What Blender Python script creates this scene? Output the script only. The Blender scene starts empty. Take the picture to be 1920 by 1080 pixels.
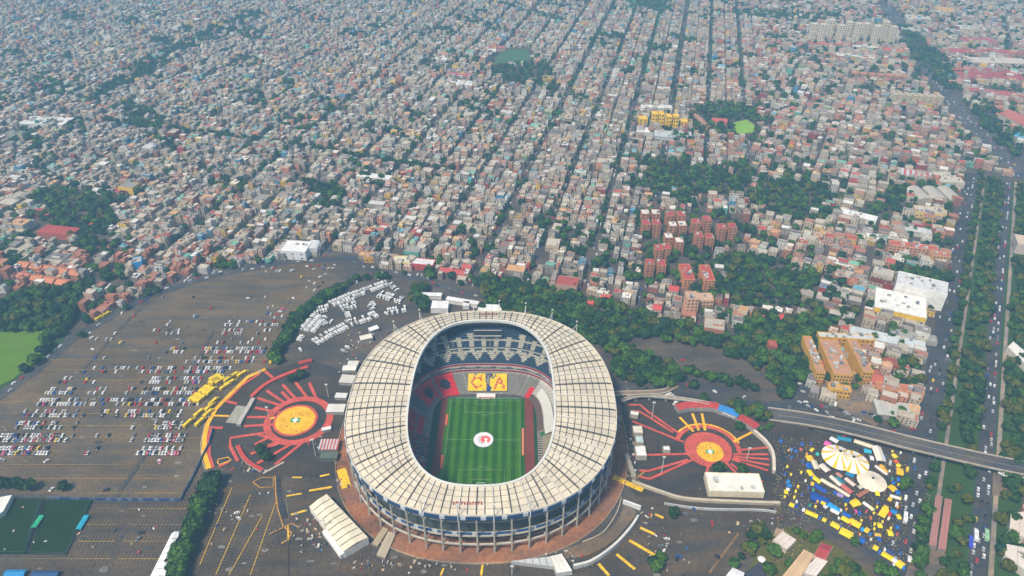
import bpy, math, random
import numpy as np
random.seed(7); rng = np.random.default_rng(7)
S = bpy.context.scene
COL = S.collection
R = math.radians
# ---------------------------------------------------------------- camera, sky, sun, exposure
FPX, TH, CAMH = 1350.0, R(34.4), 484.0
cam = bpy.data.cameras.new('camera'); cam_o = bpy.data.objects.new('camera', cam); COL.objects.link(cam_o)
cam_o.location = (0, 0, CAMH); cam_o.rotation_euler = (R(90) - TH, 0, 0)
cam.sensor_width = 36; cam.lens = FPX / 1920 * 36; cam.clip_start = 1; cam.clip_end = 20000
S.camera = cam_o
SUN_EL, SUN_AZ = R(57), R(-138)          # azimuth from +Y clockwise, where the sun stands
w = bpy.data.worlds.new('World'); S.world = w; w.use_nodes = True
nt = w.node_tree; bg = nt.nodes['Background']
sky = nt.nodes.new('ShaderNodeTexSky'); sky.sky_type = 'NISHITA'; sky.sun_disc = False
sky.sun_elevation = SUN_EL; sky.sun_rotation = SUN_AZ; sky.dust_density = 2.0
nt.links.new(sky.outputs[0], bg.inputs[0]); bg.inputs[1].default_value = 0.105
sl = bpy.data.lights.new('sun', 'SUN'); so = bpy.data.objects.new('sun', sl); COL.objects.link(so)
sl.energy = 3.2; sl.angle = R(9); sl.color = (1.0, 0.88, 0.69)
so.rotation_euler = (R(90) - SUN_EL, 0, -SUN_AZ + math.pi)
S.view_settings.view_transform = 'Standard'; S.view_settings.look = 'None'
S.view_settings.exposure = 0.68; S.view_settings.gamma = 1.0
S.cycles.max_bounces = 4; S.cycles.diffuse_bounces = 2; S.cycles.glossy_bounces = 1
S.cycles.volume_bounces = 0; S.cycles.transparent_max_bounces = 4
try: S.cycles.use_denoising = True
except Exception: pass

# ---------------------------------------------------------------- helpers
def G(px, py, z=0.0):
    """point of the ground (or of the plane at height z) seen at that spot of the 1920 x 1080 photo"""
    a = TH + math.atan((py - 540) / FPX)
    y = (CAMH - z) / math.tan(a)
    d = y * math.cos(TH) + (CAMH - z) * math.sin(TH)
    return ((px - 960) / FPX * d, y)
def GP(pts, z=0.0): return [G(x, y, z) for x, y in pts]
def inframe(x, y, m=40):
    d = y * math.cos(TH) + CAMH * math.sin(TH)
    v = (-(CAMH) * math.cos(TH) + y * math.sin(TH))
    px = 960 + FPX * x / d; py = 540 - FPX * v / d
    return -m < px < 1920 + m and -m < py < 1080 + m
def topx(x, y, z=0):
    h = CAMH - z; d = y * math.cos(TH) + h * math.sin(TH); v = -h * math.cos(TH) + y * math.sin(TH)
    return 960 + FPX * x / d, 540 - FPX * v / d
def inpoly(x, y, P):
    c = False; n = len(P); j = n - 1
    for i in range(n):
        xi, yi = P[i]; xj, yj = P[j]
        if (yi > y) != (yj > y) and x < (xj - xi) * (y - yi) / (yj - yi) + xi: c = not c
        j = i
    return c
def dseg(x, y, pl):
    b = 1e9
    for (x0, y0), (x1, y1) in zip(pl, pl[1:]):
        dx, dy = x1 - x0, y1 - y0; t = ((x - x0) * dx + (y - y0) * dy) / (dx * dx + dy * dy + 1e-9)
        t = min(1, max(0, t)); b = min(b, math.hypot(x - x0 - t * dx, y - y0 - t * dy))
    return b
def sub(pl, step):
    out = []
    for (x0, y0), (x1, y1) in zip(pl, pl[1:]):
        L = math.hypot(x1 - x0, y1 - y0); n = max(1, int(L / step))
        for k in range(n): out.append((x0 + (x1 - x0) * k / n, y0 + (y1 - y0) * k / n, math.atan2(x1 - x0, y1 - y0)))
    return out
def tag(o, label=None, cat=None, group=None, kind=None):
    if label: o['label'] = label
    if cat: o['category'] = cat
    if group: o['group'] = group
    if kind: o['kind'] = kind
    return o
def link(o, parent=None):
    COL.objects.link(o)
    if parent is not None: o.parent = parent
    return o
def empty(name, loc=(0, 0, 0), rz=0):
    o = bpy.data.objects.new(name, None); COL.objects.link(o); o.location = loc; o.rotation_euler = (0, 0, rz)
    o.empty_display_size = 1; return o

class Acc:
    """collects faces with a colour each; build() links ONE mesh object"""
    def __init__(s): s.V = []; s.F = []; s.C = []; s.n = 0; s.big = []
    def add(s, V, F, C):
        V = np.asarray(V, dtype=np.float64).reshape(-1, 3); F = np.asarray(F, dtype=np.int64)
        C = np.asarray(C, dtype=np.float64)
        if C.ndim == 1: C = np.tile(C, (len(F), 1))
        s.V.append(V); s.F.append(F + s.n); s.C.append(C); s.n += len(V)
    def quad(s, a, b, c, d, col): s.add([a, b, c, d], [[0, 1, 2, 3]], col)
    def poly(s, pts, col):
        s.V.append(np.asarray(pts, dtype=np.float64)); s.big.append((list(range(s.n, s.n + len(pts))), col)); s.n += len(pts)
    def boxes(s, rows):
        """rows: cx cy z0 w d h rot  r g b (walls)  r g b (top)"""
        A = np.asarray(rows, dtype=np.float64)
        if len(A) == 0: return
        u = np.array([[-.5, -.5, 0], [.5, -.5, 0], [.5, .5, 0], [-.5, .5, 0], [-.5, -.5, 1], [.5, -.5, 1], [.5, .5, 1], [-.5, .5, 1]])
        P = u[None] * A[:, None, 3:6]
        c, q = np.cos(A[:, 6])[:, None], np.sin(A[:, 6])[:, None]
        X = P[..., 0] * c - P[..., 1] * q + A[:, 0:1]; Y = P[..., 0] * q + P[..., 1] * c + A[:, 1:2]; Z = P[..., 2] + A[:, 2:3]
        V = np.stack([X, Y, Z], -1).reshape(-1, 3)
        f = np.array([[0, 1, 5, 4], [1, 2, 6, 5], [2, 3, 7, 6], [3, 0, 4, 7], [4, 5, 6, 7], [3, 2, 1, 0]])
        F = (f[None] + (np.arange(len(A)) * 8)[:, None, None]).reshape(-1, 4)
        Cc = np.zeros((len(A), 6, 3)); Cc[:, :4] = A[:, None, 7:10]; Cc[:, 4] = A[:, 10:13]; Cc[:, 5] = A[:, 7:10]
        s.add(V, F, Cc.reshape(-1, 3))
    def box(s, cx, cy, z0, w, d, h, rot=0, col=(.5, .5, .5), top=None):
        s.boxes([[cx, cy, z0, w, d, h, rot, *col, *(top or col)]])
    def bar(s, a, b, t, col, t2=None):
        a = np.array(a, float); b = np.array(b, float); d = b - a; L = np.linalg.norm(d)
        if L < 1e-6: return
        d /= L; up = np.array([0, 0, 1.]) if abs(d[2]) < .95 else np.array([1., 0, 0])
        x = np.cross(d, up); x /= np.linalg.norm(x); y = np.cross(x, d); t2 = t if t2 is None else t2
        V = [a - x * t / 2 - y * t / 2, a + x * t / 2 - y * t / 2, a + x * t / 2 + y * t / 2, a - x * t / 2 + y * t / 2]
        V += [b - x * t2 / 2 - y * t2 / 2, b + x * t2 / 2 - y * t2 / 2, b + x * t2 / 2 + y * t2 / 2, b - x * t2 / 2 + y * t2 / 2]
        s.add(V, [[0, 1, 5, 4], [1, 2, 6, 5], [2, 3, 7, 6], [3, 0, 4, 7], [4, 5, 6, 7], [3, 2, 1, 0]], col)
    def cyl(s, x, y, z0, z1, r, col, n=10, r1=None, top=None):
        r1 = r if r1 is None else r1
        a = np.linspace(0, 2 * math.pi, n, endpoint=False)
        V = np.concatenate([np.stack([x + r * np.cos(a), y + r * np.sin(a), a * 0 + z0], 1), np.stack([x + r1 * np.cos(a), y + r1 * np.sin(a), a * 0 + z1], 1)])
        F = [[i, (i + 1) % n, n + (i + 1) % n, n + i] for i in range(n)]
        s.add(V, F, col); s.poly(V[n:], top or col)
    def ribbon(s, pl, wd, z, col, closed=False):
        """flat strip of width wd along a 2D polyline"""
        n = len(pl); L = []; Rr = []
        for i in range(n):
            a = pl[(i - 1) % n] if (closed or i > 0) else pl[i]; b = pl[(i + 1) % n] if (closed or i < n - 1) else pl[i]
            dx, dy = b[0] - a[0], b[1] - a[1]; l = math.hypot(dx, dy) or 1; nx, ny = -dy / l * wd / 2, dx / l * wd / 2
            L.append((pl[i][0] + nx, pl[i][1] + ny, z)); Rr.append((pl[i][0] - nx, pl[i][1] - ny, z))
        m = n if closed else n - 1
        s.add(L + Rr, [[n + i, n + (i + 1) % n, (i + 1) % n, i] for i in range(m)], col)
    def wall(s, pl, t, z0, z1, col, closed=False, top=None):
        n = len(pl); L = []; Rr = []
        for i in range(n):
            a = pl[(i - 1) % n] if (closed or i > 0) else pl[i]; b = pl[(i + 1) % n] if (closed or i < n - 1) else pl[i]
            dx, dy = b[0] - a[0], b[1] - a[1]; l = math.hypot(dx, dy) or 1; nx, ny = -dy / l * t / 2, dx / l * t / 2
            L.append((pl[i][0] + nx, pl[i][1] + ny)); Rr.append((pl[i][0] - nx, pl[i][1] - ny))
        V = [(x, y, z0) for x, y in L] + [(x, y, z0) for x, y in Rr] + [(x, y, z1) for x, y in L] + [(x, y, z1) for x, y in Rr]
        m = n if closed else n - 1; F = []; C = []
        for i in range(m):
            j = (i + 1) % n
            F += [[j, i, 2 * n + i, 2 * n + j], [n + i, n + j, 3 * n + j, 3 * n + i], [3 * n + i, 3 * n + j, 2 * n + j, 2 * n + i]]
            C += [col, col, top or col]
        if not closed:
            F += [[0, n, 3 * n, 2 * n], [2 * n - 1, n - 1, 3 * n - 1, 4 * n - 1]]; C += [col, col]
        s.add(V, F, C)
    def inst(s, T, locs, rots, scl, tint):
        """template T=(V,F,C) copied many times"""
        V, F, C = T; n = len(locs)
        if n == 0: return
        locs = np.asarray(locs, float); rots = np.asarray(rots, float); scl = np.asarray(scl, float); tint = np.asarray(tint, float)
        if scl.ndim == 1: scl = np.repeat(scl[:, None], 3, 1)
        P = V[None] * scl[:, None]; c, q = np.cos(rots)[:, None], np.sin(rots)[:, None]
        X = P[..., 0] * c - P[..., 1] * q + locs[:, 0:1]; Y = P[..., 0] * q + P[..., 1] * c + locs[:, 1:2]; Z = P[..., 2] + locs[:, 2:3]
        FF = (F[None] + (np.arange(n) * len(V))[:, None, None]).reshape(-1, 4)
        CC = (C[None] * tint[:, None]).reshape(-1, 3)
        s.add(np.stack([X, Y, Z], -1).reshape(-1, 3), FF, CC)
    def data(s, name, mat):
        me = bpy.data.meshes.new(name)
        V = np.concatenate(s.V) if s.V else np.zeros((0, 3))
        F = np.concatenate(s.F) if s.F else np.zeros((0, 4), int); C = np.concatenate(s.C) if s.C else np.zeros((0, 3))
        nb = sum(len(b[0]) for b in s.big)
        loops = np.concatenate([F.reshape(-1)] + [np.array(b[0]) for b in s.big]).astype(np.int32)
        starts = np.arange(len(F)) * 4; tot = np.full(len(F), 4); off = len(F) * 4
        for b in s.big: starts = np.append(starts, off); tot = np.append(tot, len(b[0])); off += len(b[0])
        if s.big: C = np.concatenate([C.reshape(-1, 3), np.array([b[1] for b in s.big], float)])
        me.vertices.add(len(V)); me.vertices.foreach_set('co', V.astype(np.float32).ravel())
        me.loops.add(len(loops)); me.loops.foreach_set('vertex_index', loops)
        me.polygons.add(len(starts)); me.polygons.foreach_set('loop_start', starts.astype(np.int32)); 
        try: me.polygons.foreach_set('loop_total', tot.astype(np.int32))
        except Exception: pass
        at = me.attributes.new('Col', 'FLOAT_COLOR', 'FACE')
        at.data.foreach_set('color', np.concatenate([C, np.ones((len(C), 1))], 1).astype(np.float32).ravel())
        me.materials.append(mat); me.update(calc_edges=True); me.validate(); me.shade_flat()
        return me
    def build(s, name, mat, parent=None, loc=None):
        o = bpy.data.objects.new(name, s.data(name, mat)); link(o, parent)
        if loc is not None: o.location = loc
        return o

# ---------------------------------------------------------------- materials
def mat_col(name, rough=.85, noise=.12, scale=.35, spec=.3, scale2=None, noise2=0, metal=0):
    m = bpy.data.materials.new(name); m.use_nodes = True; n = m.node_tree.nodes; l = m.node_tree.links
    b = n['Principled BSDF']; b.inputs['Roughness'].default_value = rough; b.inputs['Specular IOR Level'].default_value = spec
    b.inputs['Metallic'].default_value = metal
    a = n.new('ShaderNodeAttribute'); a.attribute_name = 'Col'
    g = n.new('ShaderNodeNewGeometry')
    def mul(src, sc, amt, det=5):
        t = n.new('ShaderNodeTexNoise'); t.inputs['Scale'].default_value = sc; t.inputs['Detail'].default_value = det
        l.new(g.outputs['Position'], t.inputs['Vector'])
        mr = n.new('ShaderNodeMapRange'); mr.inputs['From Min'].default_value = .28; mr.inputs['From Max'].default_value = .72
        mr.inputs['To Min'].default_value = 1 - amt; mr.inputs['To Max'].default_value = 1 + amt
        l.new(t.outputs['Fac'], mr.inputs['Value'])
        v = n.new('ShaderNodeVectorMath'); v.operation = 'SCALE'; l.new(src, v.inputs[0]); l.new(mr.outputs[0], v.inputs['Scale']); return v.outputs[0]
    out = mul(a.outputs['Color'], scale, noise)
    if scale2: out = mul(out, scale2, noise2, 8)
    l.new(out, b.inputs['Base Color']); return m
M_OBJ = mat_col('painted_surface', .8, .10, .4)
M_BLD = mat_col('plastered_masonry', .9, .16, .22)
M_GRD = mat_col('worn_asphalt', .95, .26, .022, .2, .35, .26)
def hue_patches(m, sc, c0, c1):
    n = m.node_tree.nodes; l = m.node_tree.links; b = n['Principled BSDF']; src = b.inputs['Base Color'].links[0].from_socket
    g = n.new('ShaderNodeNewGeometry'); t = n.new('ShaderNodeTexNoise'); t.inputs['Scale'].default_value = sc; t.inputs['Detail'].default_value = 6
    mp = n.new('ShaderNodeMapping'); mp.inputs['Scale'].default_value = (.35, 1.6, 1); l.new(g.outputs['Position'], mp.inputs['Vector']); l.new(mp.outputs[0], t.inputs['Vector'])
    r = n.new('ShaderNodeValToRGB'); r.color_ramp.elements[0].position = .36; r.color_ramp.elements[1].position = .64; r.color_ramp.elements[0].color = (*c0, 1); r.color_ramp.elements[1].color = (*c1, 1)
    l.new(t.outputs['Fac'], r.inputs['Fac']); v = n.new('ShaderNodeVectorMath'); v.operation = 'MULTIPLY'; l.new(src, v.inputs[0]); l.new(r.outputs['Color'], v.inputs[1]); l.new(v.outputs[0], b.inputs['Base Color'])
hue_patches(M_GRD, .05, (.72, .80, .92), (1.22, 1.06, .84))
M_LEAF = mat_col('foliage', .8, .25, .5, .2)
M_ROOF = mat_col('roof_sheet', .6, .10, .05, .4, .9, .12)
M_PAINT = mat_col('car_paint', .35, .03, 1, .5)
M_TURF = mat_col('turf', .95, .14, .5, .1, .06, .12)
M_LINE = mat_col('road_paint', .9, .35, .5, .2)
M_WORN = mat_col('worn_paint', .9, .22, .12, .2, .9, .25)

def srgb(h):
    h = h.lstrip('#'); c = [int(h[i:i + 2], 16) / 255 for i in (0, 2, 4)]
    return tuple(((x + .055) / 1.055) ** 2.4 if x > .04045 else x / 12.92 for x in c)

# ---------------------------------------------------------------- stadium geometry
SX, SY = -26.5, 471.0
def se(a, b, n, th):
    c, s = math.cos(th), math.sin(th)
    r = (abs(c / a) ** n + abs(s / b) ** n) ** (-1 / n)
    return (r * c, r * s)
def curve(a, b, n, N, dy=0, arc=False):
    M = 1440; p = [se(a, b, n, 2 * math.pi * k / M) for k in range(M)]
    if not arc: return [(SX + p[int(k * M / N)][0], SY + dy + p[int(k * M / N)][1]) for k in range(N)]
    L = [0]
    for i in range(M): q = p[(i + 1) % M]; L.append(L[-1] + math.hypot(q[0] - p[i][0], q[1] - p[i][1]))
    out = []; j = 0
    for k in range(N):
        t = L[-1] * k / N
        while L[j + 1] < t: j += 1
        f = (t - L[j]) / (L[j + 1] - L[j]); q = p[(j + 1) % M]; out.append((SX + p[j][0] + (q[0] - p[j][0]) * f, SY + dy + p[j][1] + (q[1] - p[j][1]) * f))
    return out
# ---------------------------------------------------------------- ground and paved surfaces
ASPH = (.060, .056, .056); ASPH_W = (.076, .062, .049); CONC = (.33, .29, .24)
def gz():
    gz.z += .02; return gz.z
gz.z = 0.0
def sheet(name, polys, col, mat=M_GRD, z=None, kind='structure', **kw):
    a = Acc(); z = gz() if z is None else z
    for P in polys: a.poly([(x, y, z) for x, y in P], col)
    o = a.build(name, mat); tag(o, kind=kind, **kw); return o
g = Acc(); N = 144
ring0 = curve(104, 114, 2.6, N)
def sc(f): return [(SX + (x - SX) * f, SY + (y - SY) * f) for x, y in ring0]
rings = [ring0] + [sc(f) for f in (1.2, 2, 4, 9, 20, 40)]
for A, B in zip(rings, rings[1:]):
    g.add([(x, y, 0) for x, y in A] + [(x, y, 0) for x, y in B], [[i, N + i, N + (i + 1) % N, (i + 1) % N] for i in range(N)], (.085, .074, .068))
tag(g.build('ground', M_GRD), kind='structure')
LOT = GP([(-60, 800), (0, 755), (100, 668), (215, 594), (290, 557), (400, 522), (545, 495), (640, 497), (652, 515), (600, 545), (545, 590), (505, 655), (500, 690), (440, 725), (395, 780), (380, 850), (375, 885), (340, 937), (180, 937), (85, 925), (-60, 922)])
LOT2 = GP([(178, 941), (344, 941), (380, 885), (410, 890), (300, 1100), (-80, 1120), (-80, 1043), (125, 1043)])
LOT3 = GP([(425, 875), (520, 890), (650, 900), (660, 960), (700, 1040), (1060, 1060), (1200, 960), (1190, 930), (1470, 945), (1500, 965), (1380, 1030), (1340, 1110), (300, 1110), (310, 1080)])
LOTV = GP([(505, 690), (545, 600), (640, 545), (745, 527), (775, 560), (770, 585), (690, 620), (650, 650), (640, 690), (590, 720)])
LOTE = GP([(1185, 640), (1240, 632), (1330, 650), (1420, 680), (1440, 720), (1425, 745), (1370, 730), (1280, 705), (1262, 680), (1190, 660)])
PLZ_L = GP([(400, 780), (440, 725), (500, 692), (585, 675), (660, 700), (640, 850), (655, 900), (520, 892), (430, 880), (385, 870)])
PLZ_R = GP([(1165, 740), (1300, 740), (1440, 790), (1450, 880), (1470, 940), (1190, 930), (1160, 880)])
FAIR = GP([(1440, 785), (1540, 812), (1735, 850), (1700, 1075), (1600, 1020), (1475, 940), (1450, 870)])
sheet('parking_lot', [LOT2, LOT3], ASPH_W); sheet('parking_lot', [LOT], (.112, .090, .066))
sheet('coach_lot', [LOTV, LOTE], (.080, .069, .059))
sheet('plaza', [PLZ_L, PLZ_R, FAIR], (.054, .046, .041))
STADIUM_ZONE = GP([(-80, 800), (0, 740), (100, 650), (215, 580), (290, 547), (400, 512), (545, 487), (650, 480), (700, 505), (790, 520), (880, 545), (905, 540), (960, 528), (1060, 558), (1180, 588), (1300, 622), (1400, 630), (1530, 605), (1545, 650), (1515, 640), (1520, 760), (1640, 800), (1740, 800), (1700, 1120), (-80, 1120)])
NGREEN = GP([(0, 560), (60, 545), (165, 530), (165, 565), (135, 600), (120, 640), (55, 700), (-80, 790), (-80, 560)])
sheet('park_lawn', [NGREEN], (.035, .075, .018), M_TURF)
sheet('meadow', [GP([(-60, 628), (88, 618), (76, 668), (25, 710), (-60, 750)])], (.095, .18, .012), M_TURF)
sheet('sports_turf', [GP([(0, 937), (78, 937), (46, 1038), (-60, 1038), (-60, 937)]), GP([(86, 938), (172, 939), (122, 1038), (54, 1038)])], (.012, .032, .008), M_TURF)
sheet('far_playing_field', [GP([(940, 95), (985, 92), (998, 108), (975, 120), (925, 118)])], (.06, .13, .06), M_TURF)
sheet('college_lawn', [GP([(1368, 232), (1400, 224), (1416, 236), (1412, 248), (1385, 252)])], (.20, .36, .04), M_TURF)
sheet('club_park', [GP([(1165, -20), (1250, -20), (1266, 45), (1215, 52), (1182, 38)])], (.07, .17, .09), M_TURF)

# streets: one ribbon network per kind
RO = (397.0, 465.0); RD = (math.sin(R(31.2)), math.cos(R(31.2))); RN = (RD[1], -RD[0])
def corr(s, o): return (RO[0] + RD[0] * s + RN[0] * o, RO[1] + RD[1] * s + RN[1] * o)
corridor_lawn = sheet('verge', [[corr(-260, -9), corr(640, -9), corr(640, 60), corr(-260, 60)]], (.035, .075, .018), M_TURF)
def road(name, pls, wd, col=ASPH, z=None):
    a = Acc(); z = gz() if z is None else z
    for pl, ww in zip(pls, wd): a.ribbon(pl, ww, z, col); z = gz()
    return tag(a.build(name, M_GRD), kind='structure')
AVL = [corr(-260, -20), corr(-120, -20), corr(0, -17), corr(300, -17), corr(640, -17)]
AVR = [corr(-260, 32), corr(-60, 32), corr(200, 30), corr(420, 30), corr(640, 30)]
road('avenue', [AVL, AVR], [19, 13], (.055, .058, .068))
AVU = GP([(1660, 10), (1690, 50), (1725, 105), (1762, 160), (1800, 212), (1850, 262), (1925, 335), (1960, 372)])
AVU2 = GP([(1762, 160), (1815, 220), (1870, 262), (1925, 300)])
road('highway', [AVU, AVU2], [26, 14], (.085, .085, .095))
PERIM = GP([(-80, 790), (0, 742), (60, 700), (140, 632), (235, 578), (300, 548), (400, 515), (545, 490), (650, 482), (705, 508), (790, 522), (880, 552)])
NROAD = GP([(770, 515), (880, 552), (960, 560), (1080, 585), (1180, 615)])
LOWR = GP([(1480, 945), (1560, 985), (1640, 1030), (1730, 1085), (1760, 1110)])
EROAD = GP([(1165, 735), (1230, 712), (1300, 728), (1380, 752), (1440, 770), (1500, 765)])
EROAD2 = GP([(1500, 765), (1495, 720), (1530, 690)])
EROAD3 = GP([(1495, 760), (1560, 790), (1640, 808), (1730, 815)])
road('perimeter_road', [PERIM, NROAD, LOWR, EROAD, EROAD2, EROAD3], [13, 12, 17, 24, 20, 18], (.062, .064, .072))
rl = Acc()
for o_, w_ in ((0, 3.0), (41, 3.6)): rl.ribbon([corr(s, o_) for s in range(-260, 641, 60)], w_, .30, (.26, .22, .19))
for o_ in (-.75, .75): rl.ribbon([corr(s, o_) for s in range(-260, 641, 60)], .18, .36, (.12, .10, .09))
tag(rl.build('railway_track', M_GRD), kind='structure')
sheet('bare_ground', [GP([(1720, 1015), (1775, 1010), (1770, 1100), (1690, 1100)]), GP([(1862, 870), (1895, 880), (1895, 930), (1860, 930)]), GP([(1525, 655), (1700, 660), (1735, 740), (1640, 800), (1545, 750)])], (.17, .135, .105))

# painted markings on the lots
gz.z += .1; mk = Acc(); YEL = (.42, .26, .05); zz = gz()
def line(a, b, wd, col): mk.ribbon([a, b], wd, zz, col)
LOTS = LOT
y0 = 417.0
for k in range(-5, 26):
    y = y0 + k * 15.72
    xs = [x for x in np.arange(-620, -150, 3.0) if (inpoly(x, y, LOT) and inpoly(x, y - 4, LOT)) or (inpoly(x, y, LOT2) and inpoly(x, y - 3, LOT2))]
    run = []
    for x in xs:
        if run and x - run[-1] > 3.1: run = []
        run.append(x)
        fade = .55 + .35 * math.sin(x * .031 + k * 1.7)
        if y > 590: fade *= .45
        if abs((x + 0.26 * (y - 417) + 330) % 118) < 7: continue
        c = tuple(v * fade + .1 * (1 - fade) for v in YEL)
        line((x, y), (x + 3.0, y), .5, c)
        mk.ribbon([(x, y - 4.6), (x, y + 4.6)], .30, zz + .01, (.24, .17, .07))
for p0, p1 in [((470, 928), (405, 1078)), ((492, 968), (430, 1078)), ((435, 915), (375, 1060)), ((520, 935), (470, 1078))]:
    a, b = G(*p0), G(*p1); line(a, b, .7, (.5, .33, .05))
    for (x, y, az) in sub([a, b], 2.8): line((x - 4.5, y - .8), (x + 4.5, y + .8), .28, (.22, .15, .06))
YB = (.72, .45, .02)
for p0, p1, wd in [((537, 931), (566, 926), 1.6), ((580, 921), (622, 914), 2.2), ((546, 966), (573, 958), 2.0), ((548, 896), (566, 896), 1.6), ((600, 894), (618, 890), 2),
                   ((1122, 1058), (1142, 1080), 2.4), ((1156, 1040), (1190, 1068), 2.4), ((1180, 1014), (1228, 1042), 2.6), ((1200, 990), (1228, 1003), 2.4), ((1228, 965), (1244, 972), 2.2),
                   ((1150, 895), (1205, 920), 5), ((640, 880), (650, 915), 8), ((905, 1060), (902, 1080), 1.8), ((832, 1066), (826, 1080), 1.5), ((540, 985), (541, 1015), 1.2)]:
    line(G(*p0), G(*p1), wd, YB)
KB = (.46, .24, .05)
for pts, wd in [([(516, 893), (517, 925), (521, 955), (532, 990)], .9), ([(474, 905), (488, 915), (512, 914), (513, 896), (490, 896), (474, 905)], .8), ([(532, 988), (547, 1000), (540, 1012), (528, 1020)], 1.3), ([(505, 1002), (548, 982), (560, 990)], .9), ([(1212, 882), (1190, 900)], 1.2)]: mk.ribbon(GP(pts), wd, zz + .02, KB)
for pts, wd, c in [([(520, 893), (522, 930), (534, 972)], 4.5, (.035, .037, .045)), ([(535, 895), (537, 930), (541, 970)], .4, (.2, .18, .15)), ([(541, 1000), (541, 1080)], .4, (.035, .03, .03)), ([(330, 520), (240, 600), (150, 700)], 3, (.075, .066, .058)), ([(400, 620), (350, 720), (300, 815), (215, 935)], 3.5, (.062, .057, .054)), ([(1235, 800), (1232, 870), (1238, 925)], 1.2, (.035, .033, .033)), ([(1385, 1000), (1330, 1075)], 1.6, (.2, .12, .05))]: mk.ribbon(GP(pts), wd, zz - .01 - .004 * wd, c)
r9 = np.random.default_rng(5)
for _ in range(420):                                                  # patches, stains and scuffs on the old asphalt
    px, py = r9.uniform(0, 1500), r9.uniform(560, 1080); x, y = G(px, py)
    if not (inpoly(x, y, LOT) or inpoly(x, y, LOT2) or inpoly(x, y, LOT3)): continue
    a_ = r9.uniform(0, 3.14); l_ = r9.uniform(.8, 5); v_ = r9.choice((.045, .06, .15, .19)); n_ = 7; k_ = (1, .93, .84) if v_ > .1 else (1, 1, 1)
    mk.poly([(x + math.cos(a_ + t) * l_ * r9.uniform(.5, 1), y + math.sin(a_ + t) * l_ * .5 * r9.uniform(.5, 1), zz - .014 - .0001 * _) for t in np.linspace(0, 6.28, n_, endpoint=False)], tuple(v_ * q for q in k_))
tag(mk.build('lot_markings', M_LINE), kind='structure')
# the two sunburst plazas
RED = (.50, .085, .06); REDD = (.42, .055, .04); GLD = (.75, .40, .015)
def disc(a, c, r0, r1, z, col, a0=0, a1=2 * math.pi, n=48, sx=1, sy=1):
    P = []
    for rr in (r0, r1): P.append([(c[0] + rr * sx * math.cos(t), c[1] + rr * sy * math.sin(t), z) for t in np.linspace(a0, a1, n + 1)])
    a.add(P[0] + P[1], [[n + 1 + i, n + 2 + i, i + 1, i] for i in range(n)], col)
pl = Acc(); z1 = gz(); z2 = z1 + .18; z3 = z2 + .04; gz.z += .3; C1 = G(554, 789); C2 = G(1331, 848)
disc(pl, C1, .01, 18.2, z2, GLD); disc(pl, C1, 18.2, 20.6, z2, RED); disc(pl, (C1[0] + 3, C1[1] + .5), 25.5, 32, z1, RED)
for a0, a1, wd in [((494, 690), (430, 740), 0)]: pass
def strip(a, pts, wd, col, z=None):
    strip.k += 1; a.ribbon(GP(pts), wd, (z1 if z is None else z) + .004 * (strip.k % 40), col)
strip.k = 0
for pts in [[(530, 762), (483, 747)], [(527, 775), (478, 765)], [(524, 783), (463, 783)], [(524, 796), (458, 800)], [(505, 811), (432, 822), (432, 838), (446, 865)], [(512, 817), (478, 834)], [(530, 824), (502, 837)],
            [(538, 826), (470, 852)], [(556, 828), (482, 870)], [(566, 832), (516, 872)], [(545, 752), (528, 735), ], [(556, 750), (530, 722)], [(579, 750), (550, 712)], [(595, 752), (580, 718)], [(535, 757), (500, 733)],
            [(420, 752), (445, 758)], [(394, 803), (418, 803)], [(484, 815), (505, 822)], [(497, 697), (512, 709)], [(410, 876), (430, 866)]]:
    strip(pl, pts, 3.0, RED)
strip(pl, [(488, 701), (455, 722), (425, 752)], 3.0, RED); strip(pl, [(397, 800), (391, 825), (392, 855), (399, 878)], 3.4, RED)
strip(pl, [(498, 693), (465, 708), (430, 742), (405, 768), (390, 795), (384, 820), (383, 850), (392, 880)], 4.0, GLD, z2)
strip(pl, [(398, 780), (430, 781)], 2.2, GLD); strip(pl, [(506, 785), (520, 785)], 2.4, GLD)
strip(pl, [(385, 795), (377, 830), (378, 860), (386, 882)], .9, (.4, .33, .22))
strip(pl, [(408, 868), (410, 862), (428, 858), (434, 864), (412, 872), (408, 868)], 1.0, GLD)
for (cx, cy, s_) in ((C1[0], C1[1], 1.0), (C2[0], C2[1], .8)):
    for dx, dy, ww, hh, cc in ((0, 0, 9 * s_, 5.5 * s_, (.03, .28, .10)), (0, 0, 5.5 * s_, 2, (.8, .8, .75)), (0, 0, 2, 6.5 * s_, (.8, .8, .75))):
        pl.poly([(cx + dx - ww / 2, cy - hh / 2, z3 + (.02 if ww < 9 * s_ else 0) + (.01 if hh > 6 * s_ else 0)), (cx + ww / 2, cy - hh / 2, z3 + (.02 if ww < 9 * s_ else 0) + (.01 if hh > 6 * s_ else 0)), (cx + ww / 2, cy + hh / 2, z3 + (.02 if ww < 9 * s_ else 0) + (.01 if hh > 6 * s_ else 0)), (cx - ww / 2, cy + hh / 2, z3 + (.02 if ww < 9 * s_ else 0) + (.01 if hh > 6 * s_ else 0))], cc)
disc(pl, C2, .01, 11.8, z3 - .01, GLD); disc(pl, (C2[0] - 1, C2[1] + 3), .01, 21, z2, RED); disc(pl, (C2[0] - 1, C2[1] + 4), 25.5, 29.5, z1, RED, R(-12), R(160)); disc(pl, (C2[0] - 1, C2[1] + 4), 29.5, 31.3, z1, GLD, R(12), R(140))
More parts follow.
